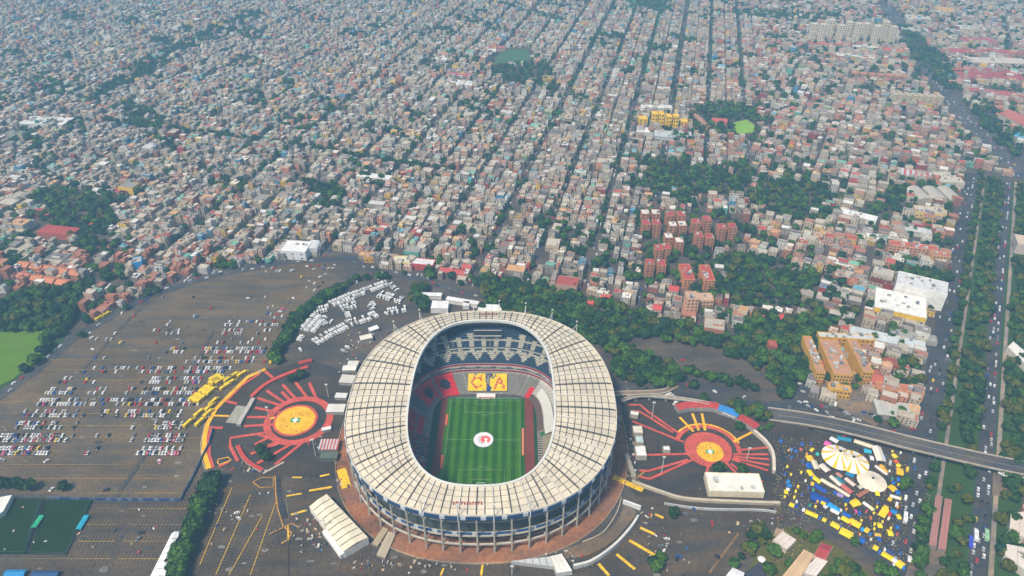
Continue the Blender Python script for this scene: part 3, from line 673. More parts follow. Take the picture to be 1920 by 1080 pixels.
WOODS = {  # polygons kept free of houses
 'park': [(-60, 575), (60, 545), (165, 530), (165, 560), (135, 600), (118, 632), (70, 632), (-60, 640)],
 'school': [(70, 368), (130, 352), (200, 362), (232, 372), (215, 430), (165, 478), (130, 470), (138, 430), (70, 410)],
 'forest': [(1185, 296), (1240, 293), (1300, 310), (1380, 306), (1430, 335), (1500, 328), (1565, 362), (1575, 415), (1530, 428), (1440, 405), (1395, 385), (1370, 362), (1330, 372), (1280, 374), (1212, 364)],
 'grove': [(1338, 498), (1380, 478), (1440, 480), (1500, 500), (1512, 560), (1445, 588), (1380, 580), (1338, 545)],
 'belt': [(900, 535), (960, 522), (1060, 550), (1180, 582), (1300, 618), (1385, 635), (1400, 595), (1530, 595), (1548, 650), (1520, 718), (1462, 752), (1435, 705), (1400, 672), (1300, 650), (1240, 634), (1185, 638), (1185, 655), (1250, 680), (1272, 705), (1262, 722), (1205, 732), (1150, 700), (1128, 648), (1075, 620), (980, 598), (905, 585)],
 'ribbon': [(160, 190), (230, 140), (300, 100), (400, 52), (480, 20), (495, 32), (400, 78), (300, 128), (240, 168), (190, 205)],
 'college': [(1285, 205), (1360, 190), (1420, 212), (1432, 245), (1390, 262), (1300, 252)],
 'schoolyard': [(912, 122), (1040, 122), (1036, 156), (930, 158)],
 'clubwood': [(1165, -10), (1250, -10), (1266, 30), (1176, 20)],
 'uppertrees': [(1690, 50), (1725, 60), (1800, 150), (1780, 170), (1745, 150), (1700, 95)],
 'bank': [(1800, 190), (1850, 240), (1905, 305), (1925, 290), (1860, 215), (1830, 180)],
 'clump1': [(1635, 370), (1700, 350), (1800, 330), (1810, 355), (1700, 395), (1640, 400)],
 'eastwood': [(1500, 500), (1560, 488), (1600, 545), (1615, 600), (1560, 640), (1530, 600)],
 'salmonwood': [(1640, 498), (1750, 508), (1778, 520), (1770, 555), (1700, 520), (1640, 512)],
 'toptrees': [(1370, 18), (1580, 30), (1575, 42), (1370, 34)],
 'leftmid': [(0, 130), (90, 120), (160, 160), (150, 190), (60, 180), (0, 170)],
 'mallwood': [(1660, 490), (1770, 520), (1775, 550), (1690, 520)],
 'leftclump': [(0, 485), (60, 470), (60, 500), (0, 505)],
}
WP = {k: GP(v) for k, v in WOODS.items()}
wood([(-60, 575), (60, 545), (165, 530), (165, 560), (135, 600), (118, 632), (70, 632), (-60, 640)], 8.5, 'in the wood at the far left edge')
wood([(22, 705), (62, 668), (80, 636), (110, 640), (60, 692), (0, 730)], 7, 'on the slope below the bright meadow')
wood(WOODS['school'], 9.5, 'in the walled school park'); wood(WOODS['forest'], 9.5, 'in the long dark wood among houses'); wood(WOODS['grove'], 8.5, 'in the grove behind the red roofed towers')
wood(WOODS['belt'], 6.6, 'in the tree belt behind the stadium', (0, 1, 2, 3, 5, 2)); wood(WOODS['ribbon'], 11, 'in the far diagonal ribbon of trees', (0, 1)); wood(WOODS['college'], 11, 'round the college lawn')
wood(WOODS['schoolyard'], 12, 'in the far schoolyard'); wood(WOODS['clubwood'], 13, 'in the club park'); wood(WOODS['uppertrees'], 12, 'beside the far highway'); wood(WOODS['bank'], 11, 'between the far highway and sheds')
wood(WOODS['clump1'], 11, 'behind the striped roof'); wood(WOODS['mallwood'], 9, 'behind the white mall'); wood(WOODS['eastwood'], 13, 'among villas east of the grove'); wood(WOODS['salmonwood'], 8, 'below the salmon apartment block'); wood(WOODS['toptrees'], 12, 'far up beside the high-rises'); wood(WOODS['leftmid'], 15, 'in the far left wood')
for k_ in ('eastwood', 'leftmid'): WP.pop(k_)
wood(WOODS['leftclump'], 9, 'among the houses at the left edge')
wood([(1530, 720), (1560, 700), (1640, 705), (1650, 660), (1720, 665), (1735, 700), (1725, 745), (1700, 735), (1640, 690)], 12, 'round the yellow apartment blocks')
wood([(1195, 395), (1392, 400), (1394, 468), (1345, 478), (1338, 562), (1272, 562), (1262, 530), (1200, 536)], 14, 'between the brick towers'); wood([(0, 400), (75, 400), (60, 470), (0, 478)], 16, 'in the left school yard')
tree_row([(403, 903), (388, 938), (366, 992), (338, 1062), (326, 1100)], 1.9, 'in the tall hedge between the lots', 2.6, (2, 2, 5), (1.15, 1.45))
tree_row([(517, 682), (527, 655), (543, 625), (562, 597), (600, 565), (645, 541)], 2.6, 'in the hedge left of the coach lot', 4, (0, 2, 5), (.95, 1.25))
tree_row([(655, 532), (690, 524), (745, 520)], 9, 'north of the coach lot', 2); wood([(765, 530), (795, 540), (808, 575), (790, 592), (772, 570)], 7.5, 'beside the white sheds behind the stadium')
tree_row([(0, 910), (35, 915), (75, 920)], 5, 'between the courts and the big lot', 2, (0, 5)); 
for p in [(35, 652), (33, 672), (28, 700), (60, 640), (122, 918), (490, 848), (500, 862), (565, 708), (548, 716), (155, 632), (238, 580), (280, 555), (295, 548), (210, 548), (225, 545), (245, 540), (190, 575), (1262, 968), (1222, 1060), (1238, 1050), (1320, 752), (1385, 805), (1350, 880), (1345, 886), (1390, 888), (1300, 728)]: add_tree(*G(*p), rng.uniform(.8, 1.1), int(rng.choice((0, 2, 5))), 'alone on the asphalt')
tree_row([(1270, 705), (1300, 700), (1370, 722), (1420, 735)], 6, 'along the kerb of the east road', 2.5); wood([(1375, 752), (1430, 760), (1450, 785), (1440, 800), (1400, 790), (1380, 775)], 7, 'above the right plaza wall')
tree_row([(1445, 800), (1425, 812)], 3, 'at the end of the plaza wall', 1, (2,), (.5, .6))
tree_row([(200, 228), (300, 240), (420, 256), (560, 276), (700, 300), (850, 322)], 9, 'along the tree lined cross avenue', 6, (0, 1)); 
for s in np.arange(-250, 640, 5.5):
    for o_, wd, dn in ((-6, 2.5, .62), (11, 5.5, .8), (20, 4.5, .55), (49, 6, .75), (57, 6, .6)):
        if rng.random() < dn and not (-62 < s < -2 and o_ in (-6, 11) and rng.random() < .75) and not (o_ > 40 and s < -40 and rng.random() < .6):
            p = corr(s + rng.uniform(-3, 3), o_ + rng.uniform(-wd, wd)); 
            if 22 < o_ < 40: continue
            if inframe(*p, 40): add_tree(*p, rng.uniform(.65, 1.2), int(rng.choice((0, 2, 3, 5, 0, 3))), 'in the median beside the railway' if o_ < 30 else 'beyond the right carriageway')
for P, pl_c in (([(1345, 1080), (1398, 1000), (1440, 985), (1446, 1008), (1412, 1042), (1375, 1060)], 'at the garden wall'), ([(1540, 1066), (1575, 1040), (1605, 1058), (1620, 1095), (1520, 1100)], 'below the red gabled house')): wood(P, 6.5, pl_c, (2, 3, 5))
for p, s_ in (((1452, 1046), 1.3), ((1446, 1038), 1.0), ((1690, 920), 1.0), ((1697, 912), 1.1), ((1531, 1008), .9), ((1408, 1030), .9), ((1478, 1062), .8), ((1440, 1075), 1.0), ((1492, 1000), .7), ((1505, 1008), .7), ((1230, 1068), 1.2), ((1650, 1075), 1.2), ((1670, 1082), 1.1), ((1720, 1060), 1.2), ((1725, 1045), 1.1), ((1722, 1000), 1.1), ((1728, 985), 1.0), ((1735, 960), 1.2), ((1524, 1016), .8), ((1600, 1020), .7)): add_tree(*G(*p), s_, 2, 'alone by the garden and market')

# ---------------------------------------------------------------- parcels of houses
def ex_specials(): return SPECIAL
SPECIAL = []                                   # footprints of the buildings built one by one
EXCL = [STADIUM_ZONE] + [GP([(1495, 748), (1640, 750), (1642, 802), (1500, 775)]), GP([(1195, 395), (1392, 400), (1394, 468), (1345, 478), (1338, 562), (1272, 562), (1262, 530), (1200, 536)]), GP([(70, 398), (140, 400), (140, 455), (60, 455)]), GP([(940, 90), (1000, 90), (998, 122), (920, 122)]), GP([(-60, 560), (170, 530), (140, 640), (-60, 800)])]
XBOX = [(min(p[0] for p in P), max(p[0] for p in P), min(p[1] for p in P), max(p[1] for p in P), P) for P in EXCL]
A0 = R(13.4); UD = (math.sin(A0), math.cos(A0)); UN = (math.cos(A0), -math.sin(A0))
TREELINE = GP([(200, 228), (420, 256), (560, 276), (700, 300), (850, 322)])
HW = [AVU, AVU2, PERIM, NROAD]
PAL = [((.44, .36, .26), 'beige', 27), ((.30, .27, .24), 'grey', 14), ((.50, .44, .34), 'cream', 18), ((.54, .52, .47), 'white', 12), ((.20, .17, .15), 'dark grey', 7), ((.50, .32, .24), 'pinkish', 7), ((.36, .15, .09), 'terracotta', 3.5),
       ((.52, .36, .12), 'ochre', 2.5), ((.64, .42, .06), 'yellow', 1.8), ((.34, .06, .05), 'red', 1.2), ((.08, .26, .42), 'blue', 1.3), ((.12, .36, .28), 'turquoise', 1.4), ((.54, .24, .15), 'salmon', 4), ((.25, .33, .16), 'green', .6)]
RPAL = [((.26, .235, .215), 'grey flat roof', 26), ((.42, .375, .305), 'pale flat roof', 28), ((.17, .15, .14), 'dark flat roof', 14), ((.34, .15, .10), 'tile coloured roof', 5), ((.40, .08, .06), 'red roof', 2.6), ((.58, .57, .54), 'white roof', 10), ((.12, .34, .44), 'blue sheet roof', 2), ((.14, .38, .28), 'green sheet roof', 1.8), ((.52, .30, .14), 'orange roof', 3.2)]
pw = np.array([p[2] for p in PAL], float); pw /= pw.sum(); rw = np.array([p[2] for p in RPAL], float); rw /= rw.sum()
pw_r = pw.copy(); 
for i_, m_ in ((5, 2.2), (6, 2.4), (12, 2.2), (9, 1.6), (2, 1.3)): pw_r[i_] *= m_
pw_r /= pw_r.sum(); rw_r = rw.copy(); rw_r[3] *= 2.6; rw_r[4] *= 2.2; rw_r /= rw_r.sum()
SBOX = []
HOUSES = []       # dict per house
def blocked(x, y):
    for x0, x1, y0_, y1_, P in XBOX:
        if x0 <= x <= x1 and y0_ <= y <= y1_ and inpoly(x, y, P): return True
    wx, wy = wob(x, y)
    for nm, P in WP.items():
        if inpoly(wx, wy, P): return not (nm in ('ribbon', 'toptrees', 'uppertrees', 'forest', 'clump1') and rng.random() < (.30 if nm != 'forest' else .06))
    return in_special(x, y)
def in_special(x, y):
    while len(SBOX) < len(SPECIAL):
        P = SPECIAL[len(SBOX)]; SBOX.append((min(p[0] for p in P), max(p[0] for p in P), min(p[1] for p in P), max(p[1] for p in P), P))
    for x0, x1, y0_, y1_, P in SBOX:
        if x0 <= x <= x1 and y0_ <= y <= y1_ and inpoly(x, y, P): return True
    return False
def corr_so(x, y): dx, dy = x - RO[0], y - RO[1]; return dx * RD[0] + dy * RD[1], dx * RN[0] + dy * RN[1]
def clump(x, y):
    return math.sin(x * .021 + 1.3 + 1.7 * math.sin(y * .006)) * math.sin(y * .016 + 2 * math.sin(x * .009)) + .5 * math.sin(x * .05 + y * .043)
def put_house(x, y, w, d, rot, key):
    if not inframe(x, y, 25) or blocked(x, y): return
    for a_, b_ in ((-.5, -.5), (.5, -.5), (.5, .5), (-.5, .5)):
        if in_special(x + a_ * w * math.cos(rot) - b_ * d * math.sin(rot), y + a_ * w * math.sin(rot) + b_ * d * math.cos(rot)): return
    s, o = corr_so(x, y)
    if -30 < o < 64 and s < 660: return
    if dseg(x, y, AVU) < 24 or dseg(x, y, AVU2) < 13 or dseg(x, y, PERIM) < 9 or dseg(x, y, NROAD) < 10 or dseg(x, y, TREELINE) < 9: return
    right = x > 175 + (y - 700) * .25
    ci = rng.choice(len(PAL), p=pw_r if right else pw); ri = rng.choice(len(RPAL), p=rw_r if right else rw)
    if y < 790 and x < -330 and rng.random() < .4: ci = 6; ri = 3
    st = int(rng.choice((1, 2, 2, 2, 3, 3, 4))); 
    HOUSES.append(dict(x=x, y=y, w=w, d=d, rot=rot, c=ci, r=ri, st=st, h=2.9 * st + rng.uniform(.2, .9), key=key, tank=rng.random() < .45, room=rng.random() < .38, sd=int(rng.integers(1 << 30))))
def fill_city():
    # regular grid west of the tree belt, azimuth 13.4 deg
    for k in range(-40, 45):
        u0 = -12 + 67 * k
        for j in range(-6, 20):
            v0 = 560 + j * 152 + (k % 3) * 9; 
            wide = (k % 3 == 0)
            for side, uo in ((0, 5 if wide else 2.6), (1, 33.5 - (0 if wide else .8))):
                v = v0 + 5
                while v < v0 + 145:
                    fr = rng.uniform(6.5, 12.5)
                    # a lot runs uo..uo+28 ; two or three volumes with gaps
                    u = u0 + uo + rng.uniform(.2, 1.5); first = True
                    while u < u0 + uo + 26:
                        dp = rng.uniform(6.5, 13)
                        if u + dp > u0 + uo + 28.5: dp = u0 + uo + 28.5 - u
                        big = rng.random() < .035
                        if big: dp = min(u0 + uo + 28.5 - u, rng.uniform(14, 26)); fr_ = rng.uniform(12, 22)
                        if dp > 4 and rng.random() < .84:
                            cu, cv_ = u + dp / 2, v + fr / 2
                            x, y = cu * UN[0] + cv_ * UD[0], cu * UN[1] + cv_ * UD[1]
                            r_edge = 330 + (y - 900) * .30
                            cl_ = clump(x, y); green = (cl_ > .62 and rng.random() < .55)
                            if x < r_edge and not green: put_house(x, y, dp - .6, (fr_ if big else fr) - rng.uniform(.3, 2.2), -A0 + rng.uniform(-.06, .06), (k, j, side))
                            if x < r_edge and (green or rng.random() < .17) and inframe(x, y) and not blocked(x, y): add_tree(x + rng.uniform(-4, 4), y + rng.uniform(-4, 4), rng.uniform(.75, 1.35) if green else rng.uniform(.5, .95), int(rng.choice((0, 1, 2))), 'among the flat roofed houses')
                        u += dp + rng.uniform(.2, 2.2)
                    v += fr
            # street trees
            for v in np.arange(v0, v0 + 152, 9):
                if rng.random() < (.44 if k % 2 else .28):
                    cu = u0 + rng.choice((-4, 4)); x, y = cu * UN[0] + v * UD[0], cu * UN[1] + v * UD[1]
                    if x < 330 + (y - 900) * .30 and inframe(x, y) and not blocked(x, y) and dseg(x, y, PERIM) > 8: add_tree(x, y, rng.uniform(.6, 1.15), int(rng.choice((0, 1, 2))), 'on a street among the houses')
    # looser neighbourhood to the east
    A1 = R(27); d1 = (math.sin(A1), math.cos(A1)); n1 = (d1[1], -d1[0])
    for k in range(-14, 30):
        for j in range(-2, 34):
            u0, v0 = 52 * k, 500 + 78 * j
            v = v0 + 3
            while v < v0 + 72:
                fr = rng.uniform(7.5, 14); u = u0 + 4
                while u < u0 + 47:
                    dp = rng.uniform(8, 15)
                    cu, cv_ = u + dp / 2, v + fr / 2; x, y = cu * n1[0] + cv_ * d1[0], cu * n1[1] + cv_ * d1[1]
                    ok = x >= 333 + (y - 900) * .30 and x > 100
                    if ok and inframe(x, y, 40):
                        if rng.random() < .66 - (.3 if clump(x, y) > .45 else 0): put_house(x, y, dp - .6, fr - rng.uniform(.4, 2), -A1 + rng.uniform(-.06, .06), (100 + k, j, 0))
                        elif rng.random() < .72 and not blocked(x, y):
                            s, o = corr_so(x, y)
                            if not (-28 < o < 45 and s < 660) and dseg(x, y, AVU) > 22 and dseg(x, y, AVU2) > 14: add_tree(x, y, rng.uniform(.7, 1.15), int(rng.choice((0, 1, 2, 2))), 'among the houses on the right')
                    u += dp + rng.uniform(.3, 2.5)
                v += fr
fill_city()
def house_boxes(h, wall, roof, det, win):
    """lists of box rows for one house (local when x=y=rot=0 is given)"""
    r = random.Random(h['sd']); W = PAL[h['c']][0]; Rf = RPAL[h['r']][0]; v = r.uniform(.85, 1.15); W = tuple(q * v for q in W); v = r.uniform(.85, 1.15); Rf = tuple(q * v for q in Rf)
    x, y, w, d, H, rot = h['x'], h['y'], h['w'], h['d'], h['h'], h['rot']; c, s = math.cos(rot), math.sin(rot)
    def L(a, b): return (x + a * c - b * s, y + a * s + b * c)
    wall.append([x, y, 0, w, d, H, rot, *W, *W])
    roof.append([x, y, H + .004, w - .5, d - .5, .05, rot, *Rf, *Rf])
    W0 = W
    for a, b, ww, dd in ((0, d / 2 - .12, w, .24), (0, -d / 2 + .12, w, .24), (w / 2 - .12, 0, .24, d - .5), (-w / 2 + .12, 0, .24, d - .5)):
        wall.append([*L(a, b), H, ww, dd, .6, rot, *W, *W])
    if h['room']:
        q = L(r.uniform(-.2, .2) * w, r.uniform(-.1, .3) * d); det.append(('rooftop_room', [*q, H + .06, w * r.uniform(.3, .5), d * r.uniform(.25, .45), 2.4, rot, *(min(1, k * 1.1) for k in W), *Rf]))
    if h['tank']:
        q = L(r.choice((-.36, .36)) * w, -.3 * d); tc = r.choice(((.02, .02, .02), (.45, .45, .45), (.02, .02, .02))); det.append(('water_tank', [*q, H + .06, 1.2, 1.2, 1.7, rot, *tc, *tc]))
    nw = max(1, int(w / 3.2))
    for f in range(h['st']):
        for k in range(nw):
            if r.random() < .85: win.append([*L((k + .5) / nw * w - w / 2, -d / 2 - .02), 2.9 * f + 1.0, 1.5, .12, 1.4, rot, .03, .035, .045, .1, .1, .1])
        if r.random() < .6:
            sx = -1 if x > 0 else 1
            win.append([*L(sx * (w / 2 + .02), r.uniform(-.2, .2) * d), 2.9 * f + 1.0, .12, 1.5, 1.4, rot, .03, .035, .045, .1, .1, .1])
def size_px(h):
    d = h['y'] * math.cos(TH) + CAMH * math.sin(TH); return (h['w'] * h['d'] * .6 + h['w'] * h['h'] * .8) / d ** 2
vis = [h for h in HOUSES if inframe(h['x'], h['y'], -2)]
vis.sort(key=lambda h: -size_px(h)); SOLO = vis[:300]; solo_ids = {id(h) for h in SOLO}
ORD = ['first', 'second', 'third', 'fourth', 'fifth', 'sixth', 'seventh', 'eighth', 'ninth', 'tenth', 'eleventh', 'twelfth', 'thirteenth', 'fourteenth', 'fifteenth', 'sixteenth', 'seventeenth', 'eighteenth', 'nineteenth', 'twentieth']
def ordn(i):
    if i < 20: return ORD[i]
    t = ['', '', 'twenty', 'thirty', 'forty', 'fifty', 'sixty', 'seventy', 'eighty', 'ninety'][(i + 1) // 10] if i + 1 < 100 else 'hundred'
    return (t + '-' + ORD[i % 10]) if (i + 1) % 10 else {20: 'twentieth', 30: 'thirtieth', 40: 'fortieth', 50: 'fiftieth', 60: 'sixtieth', 70: 'seventieth', 80: 'eightieth', 90: 'ninetieth'}.get(i + 1, 'hundredth')
LANDM = [((-480, 640), 'behind the left wood'), ((-400, 745), 'past the lot\'s left end'), ((-300, 790), 'behind the big lot'), ((-215, 790), 'beside the white depot'), ((-130, 790), 'above the coach lot'), ((-60, 780), 'behind the white sheds'), ((0, 740), 'behind the tree belt'), ((90, 710), 'right behind the stadium'), ((150, 720), 'by the peach towers'), ((230, 700), 'behind the east grove'), ((300, 640), 'left of the white mall'), ((360, 700), 'behind the white mall'), ((520, 560), 'at the right edge'), ((420, 860), 'by the grey vaults'), ((260, 900), 'by the brick towers')]
def place_of(x, y): return min(LANDM, key=lambda q: (q[0][0] - x) ** 2 + (q[0][1] - y) ** 2)[1]
class Uniq:
    """gives each member of a look-alike set its ordinal from the left, so that no two labels match"""
    def __init__(s): s.items = []
    def add(s, o, text, x, y): s.items.append((text, x, y, o))
    def done(s, cat, group):
        from collections import defaultdict
        D = defaultdict(list)
        for it in s.items: D[it[0]].append(it)
        for t, L in D.items():
            L.sort(key=lambda q: topx(q[1], q[2])[0])
            for i, it in enumerate(L):
                o = it[3]; lab = t if len(L) == 1 else f"{t}, {ordn(i)} from left"
                tag(o, lab, cat, group)
uh = Uniq(); uh.n = 0
for h in SOLO:
    root = empty('house', (h['x'], h['y'], 0), h['rot']); l = dict(h); l['x'] = l['y'] = 0; l['rot'] = 0
    wall, roof, det, win = [], [], [], []; house_boxes(l, wall, roof, det, win)
    a = Acc(); a.boxes(wall + (win if uh.n >= 110 else [])); a.build('wall', M_BLD, root); a = Acc(); a.boxes(roof); ro_ = a.build('roof', M_BLD, root)
    for nm, row in det: a = Acc(); a.boxes([row]); a.build(nm, M_BLD, root)
    if uh.n < 110:
        for row in win[:9]: a = Acc(); a.boxes([row]); a.build('window', M_OBJ, root)
    uh.n += 1
    ft = (', rooftop room' if h['room'] else '') or (', water tank' if h['tank'] else '')
    uh.add(root, f"{PAL[h['c']][1]} {['one','two','three','four'][h['st']-1]}-storey house, {RPAL[h['r']][1]}{ft}, {place_of(h['x'], h['y'])}", h['x'], h['y'])
uh.done('house', 'houses of the city nearest the stadium')
far = Acc(); wall, roof, det, win = [], [], [], []
for h in HOUSES:
    if id(h) in solo_ids: continue
    dw = []; house_boxes(h, wall, roof, dw, win if h['y'] < 1350 else []); det += [r_ for _, r_ in dw]
far.boxes(wall); far.boxes(roof); far.boxes(det); far.boxes(win)
tag(far.build('far_houses', M_BLD), kind='stuff')
# yards and alleys between the houses : low clutter (sheds, awnings, parked things)
cl = []
for h in HOUSES:
    if rng.random() < .5 and h['y'] < 1700:
        cc = [(.5, .5, .48), (.3, .28, .26), (.10, .25, .42), (.35, .08, .05), (.45, .30, .1), (.12, .3, .2)][int(rng.choice(6, p=(.36, .36, .07, .09, .07, .05)))]
        q = h['w'] / 2 + rng.uniform(-1, 1.6); c, s = math.cos(h['rot']), math.sin(h['rot']); b = rng.uniform(-.4, .4) * h['d']
        cl.append([h['x'] + q * c - b * s, h['y'] + q * s + b * c, 0, rng.uniform(1.5, 3.5), rng.uniform(2, 5), rng.uniform(1.8, 3.4), h['rot'], *cc, *cc])
ac = Acc(); ac.boxes(cl); tag(ac.build('yard_clutter', M_BLD), kind='stuff')
print('houses', len(HOUSES))
# ---------------------------------------------------------------- put the trees up
def tree_size_px(t): d = t[1] * math.cos(TH) + CAMH * math.sin(TH); return t[2] / d
LAWNS = [GP([(1364, 230), (1400, 222), (1420, 236), (1414, 254), (1382, 256)]), GP([(-60, 628), (88, 620), (78, 670), (25, 712), (-60, 750)])]
STN = GP([(1735, 1030), (1778, 1036), (1790, 925), (1750, 920)])
TREES = [t for t in TREES if inframe(t[0], t[1], 30) and not inpoly(t[0], t[1], STN) and not any(inpoly(t[0], t[1], L_) for L_ in LAWNS) and not in_special(t[0], t[1]) and not in_special(t[0], t[1] + 6)]
order = sorted([i for i in range(len(TREES)) if inframe(TREES[i][0], TREES[i][1], 5)], key=lambda i: -tree_size_px(TREES[i])); solo_t = set(order[:300])
print('trees', len(TREES))
crown_me = {}; trunk_me = {}
def crown_data(kind, tone):
    if (kind, tone) not in crown_me:
        a = Acc(); V, F, C = T_NEAR[kind]; a.add(V + np.array([0, 0, 1.6]), F, C * np.array(TONES[tone][1])); crown_me[(kind, tone)] = a.data('crown', M_LEAF)
    return crown_me[(kind, tone)]
ta = Acc(); ta.bar((0, 0, 0), (.1, 0, 3.6), .55, (.09, .065, .045), .3)
for q in range(4): t = q * 1.57 + .4; ta.bar((.1, 0, 3.2), (1.7 * math.cos(t), 1.7 * math.sin(t), 5.6), .25, (.09, .065, .045), .1)
TRUNK = ta.data('trunk', M_LEAF)
ut = Uniq()
for i in sorted(solo_t):
    x, y, s_, tn, place = TREES[i]; kd = int(rng.choice(6, p=(.2, .2, .2, .2, .08, .12)))
    root = empty('tree', (x, y, 0), rng.uniform(0, 6.28)); root.scale = (s_, s_, s_ * rng.uniform(.85, 1.15))
    link(bpy.data.objects.new('crown', crown_data(kd, tn)), root); link(bpy.data.objects.new('trunk', TRUNK), root)
    sz = 'small' if s_ < .75 else ('large' if s_ > 1.1 else 'medium')
    ut.add(root, f"{sz} {TONES[tn][0]} {('', '', '', '', 'slender ', 'broad ')[kd]}tree {place}", x, y)
ut.done('tree', 'trees round the stadium lots and avenues')
fw = Acc()
for k in range(4):
    for near in (0, 1):
        idx = [i for i in range(len(TREES)) if i not in solo_t and (i % 4) == k and (TREES[i][1] < 900) == bool(near)]
        if not idx: continue
        T = T_NEAR[k] if near else T_FAR[k]
        fw.inst(T, [(TREES[i][0], TREES[i][1], .8) for i in idx], rng.uniform(0, 6.28, len(idx)), np.array([[TREES[i][2]] * 3 for i in idx]) * (1, 1, 1.05), [TONES[TREES[i][3]][1] for i in idx])
tag(fw.build('far_trees', M_LEAF), kind='stuff')
# ---------------------------------------------------------------- buildings made one by one
WIN_ME = {}
def win_mesh(w, h, d=.16):
    k = (round(w, 1), round(h, 1))
    if k not in WIN_ME: a = Acc(); a.box(0, 0, 0, w, d, h, 0, (.035, .042, .055)); a.box(0, -.02, -.15, w + .3, d + .1, .15, 0, (.4, .38, .34)); WIN_ME[k] = a.data('window', M_OBJ)
    return WIN_ME[k]
def bld(name, label, cat, p0, p1, depth, h, wallc, roofc, kind='flat', fl=0, cols=0, group=None, clutter=0, trim=None, sep=True, ground=False, z=0):
    a0, a1 = (p0, p1) if ground else (G(*p0), G(*p1)); w = math.hypot(a1[0] - a0[0], a1[1] - a0[1]); ang = math.atan2(a1[1] - a0[1], a1[0] - a0[0])
    root = empty(name, (*a0, z), ang); tag(root, label, cat, group)
    c, s = math.cos(ang), math.sin(ang)
    SPECIAL.append([(a0[0] + u * c - v * s, a0[1] + u * s + v * c) for u, v in ((-5, -7.5), (w + 5, -7.5), (w + 5, depth + 5), (-5, depth + 5))])
    a = Acc(); a.box(w / 2, depth / 2, 0, w, depth, h, 0, wallc)
    if trim: a.box(w / 2, -.06, h * trim[1], w + .2, .3, h * (trim[2] - trim[1]), 0, trim[0])
    if kind == 'flat':
        for cx, cy, ww, dd in ((w / 2, .2, w, .4), (w / 2, depth - .2, w, .4), (.2, depth / 2, .4, depth - .8), (w - .2, depth / 2, .4, depth - .8)): a.box(cx, cy, h, ww, dd, .9, 0, wallc)
    if not sep and fl:
        for f in range(fl):
            for k in range(cols): a.box((k + .5) / cols * w, -.06, (f + .35) * h / fl, w / cols * .5, .2, h / fl * .45, 0, (.05, .055, .065))
            for k in range(max(1, int(depth / 6))):
                for sx in (0, w): a.box(sx, (k + .5) * depth / max(1, int(depth / 6)), (f + .35) * h / fl, .2, 2.2, h / fl * .45, 0, (.05, .055, .065))
    a.build('wall', M_BLD, root)
    r = Acc(); rn = random.Random(hash((round(a0[0]), round(a0[1]))) & 0xffff)
    if kind == 'flat': r.box(w / 2, depth / 2, h + .01, w - .8, depth - .8, .12, 0, roofc)
    elif kind == 'slab': 
        n = max(2, int(w / 5))
        for k in range(n): v = .92 + .14 * rn.random(); r.box((k + .5) * w / n, depth / 2, h + .01, w / n - .12, depth + .8, .35, 0, tuple(q * v for q in roofc))
    elif kind == 'stripe':
        n = 12
        for k in range(n): r.box((k + .5) * w / n, depth / 2, h + .01, w / n, depth + .6, .4, 0, roofc if k % 2 else (.5, .5, .52))
    elif kind == 'gable':
        hh = depth * .22; y0_, y1_ = -.5, depth + .5
        r.quad((-.5, y0_, h), (w + .5, y0_, h), (w + .5, depth / 2, h + hh), (-.5, depth / 2, h + hh), roofc); r.quad((w + .5, y1_, h), (-.5, y1_, h), (-.5, depth / 2, h + hh), (w + .5, depth / 2, h + hh), roofc)
        a2 = Acc()
        for sx in (0, w): a2.poly([(sx, 0, h), (sx, depth, h), (sx, depth / 2, h + hh - .1)], wallc)
        a2.build('gable_end', M_BLD, root)
    elif kind in ('vault', 'vaultx'):
        n = 10; R_ = depth if kind == 'vault' else w; hh = R_ * .2
        for k in range(n):
            t0, t1 = math.pi * k / n, math.pi * (k + 1) / n; q0, q1 = (1 - math.cos(t0)) / 2, (1 - math.cos(t1)) / 2; z0_, z1_ = h + hh * math.sin(t0), h + hh * math.sin(t1)
            if kind == 'vault': r.quad((0, q0 * depth, z0_), (w, q0 * depth, z0_), (w, q1 * depth, z1_), (0, q1 * depth, z1_), roofc)
            else: r.quad((q0 * w, 0, z0_), (q0 * w, depth, z0_), (q1 * w, depth, z1_), (q1 * w, 0, z1_), roofc)
        if kind == 'vaultx':
            for yy in (0, depth): r.poly([((1 - math.cos(math.pi * k / n)) / 2 * w, yy, h + hh * math.sin(math.pi * k / n)) for k in range(n + 1)], wallc)
    ro = r.build('roof', M_ROOF if kind != 'flat' else M_BLD, root)
    for k in range(clutter):
        q = Acc(); q.box(rn.uniform(.12, .88) * w, rn.uniform(.15, .85) * depth, h + .13, rn.uniform(1.5, 4), rn.uniform(1.5, 4), rn.uniform(1.2, 2.8), 0, rn.choice(((.5, .5, .48), (.3, .29, .27), (.16, .18, .2), (.4, .38, .34)))); q.build(rn.choice(('vent_box', 'stair_head', 'water_tank')), M_BLD, ro)
    if sep and fl and cols:
        ww = min(2.4, w / cols * .55); wh = min(1.6, h / fl * .5); me = win_mesh(ww, wh)
        for f in range(fl):
            for k in range(cols): o = link(bpy.data.objects.new('window', me), root); o.location = ((k + .5) / cols * w, -.06, (f + .35) * h / fl)
    return root
PEACH = (.50, .24, .12); ORB = (.36, .15, .08); CRM = (.60, .54, .44); WHT = (.68, .66, .62); YLW = (.62, .34, .04); REDR = (.38, .06, .045)
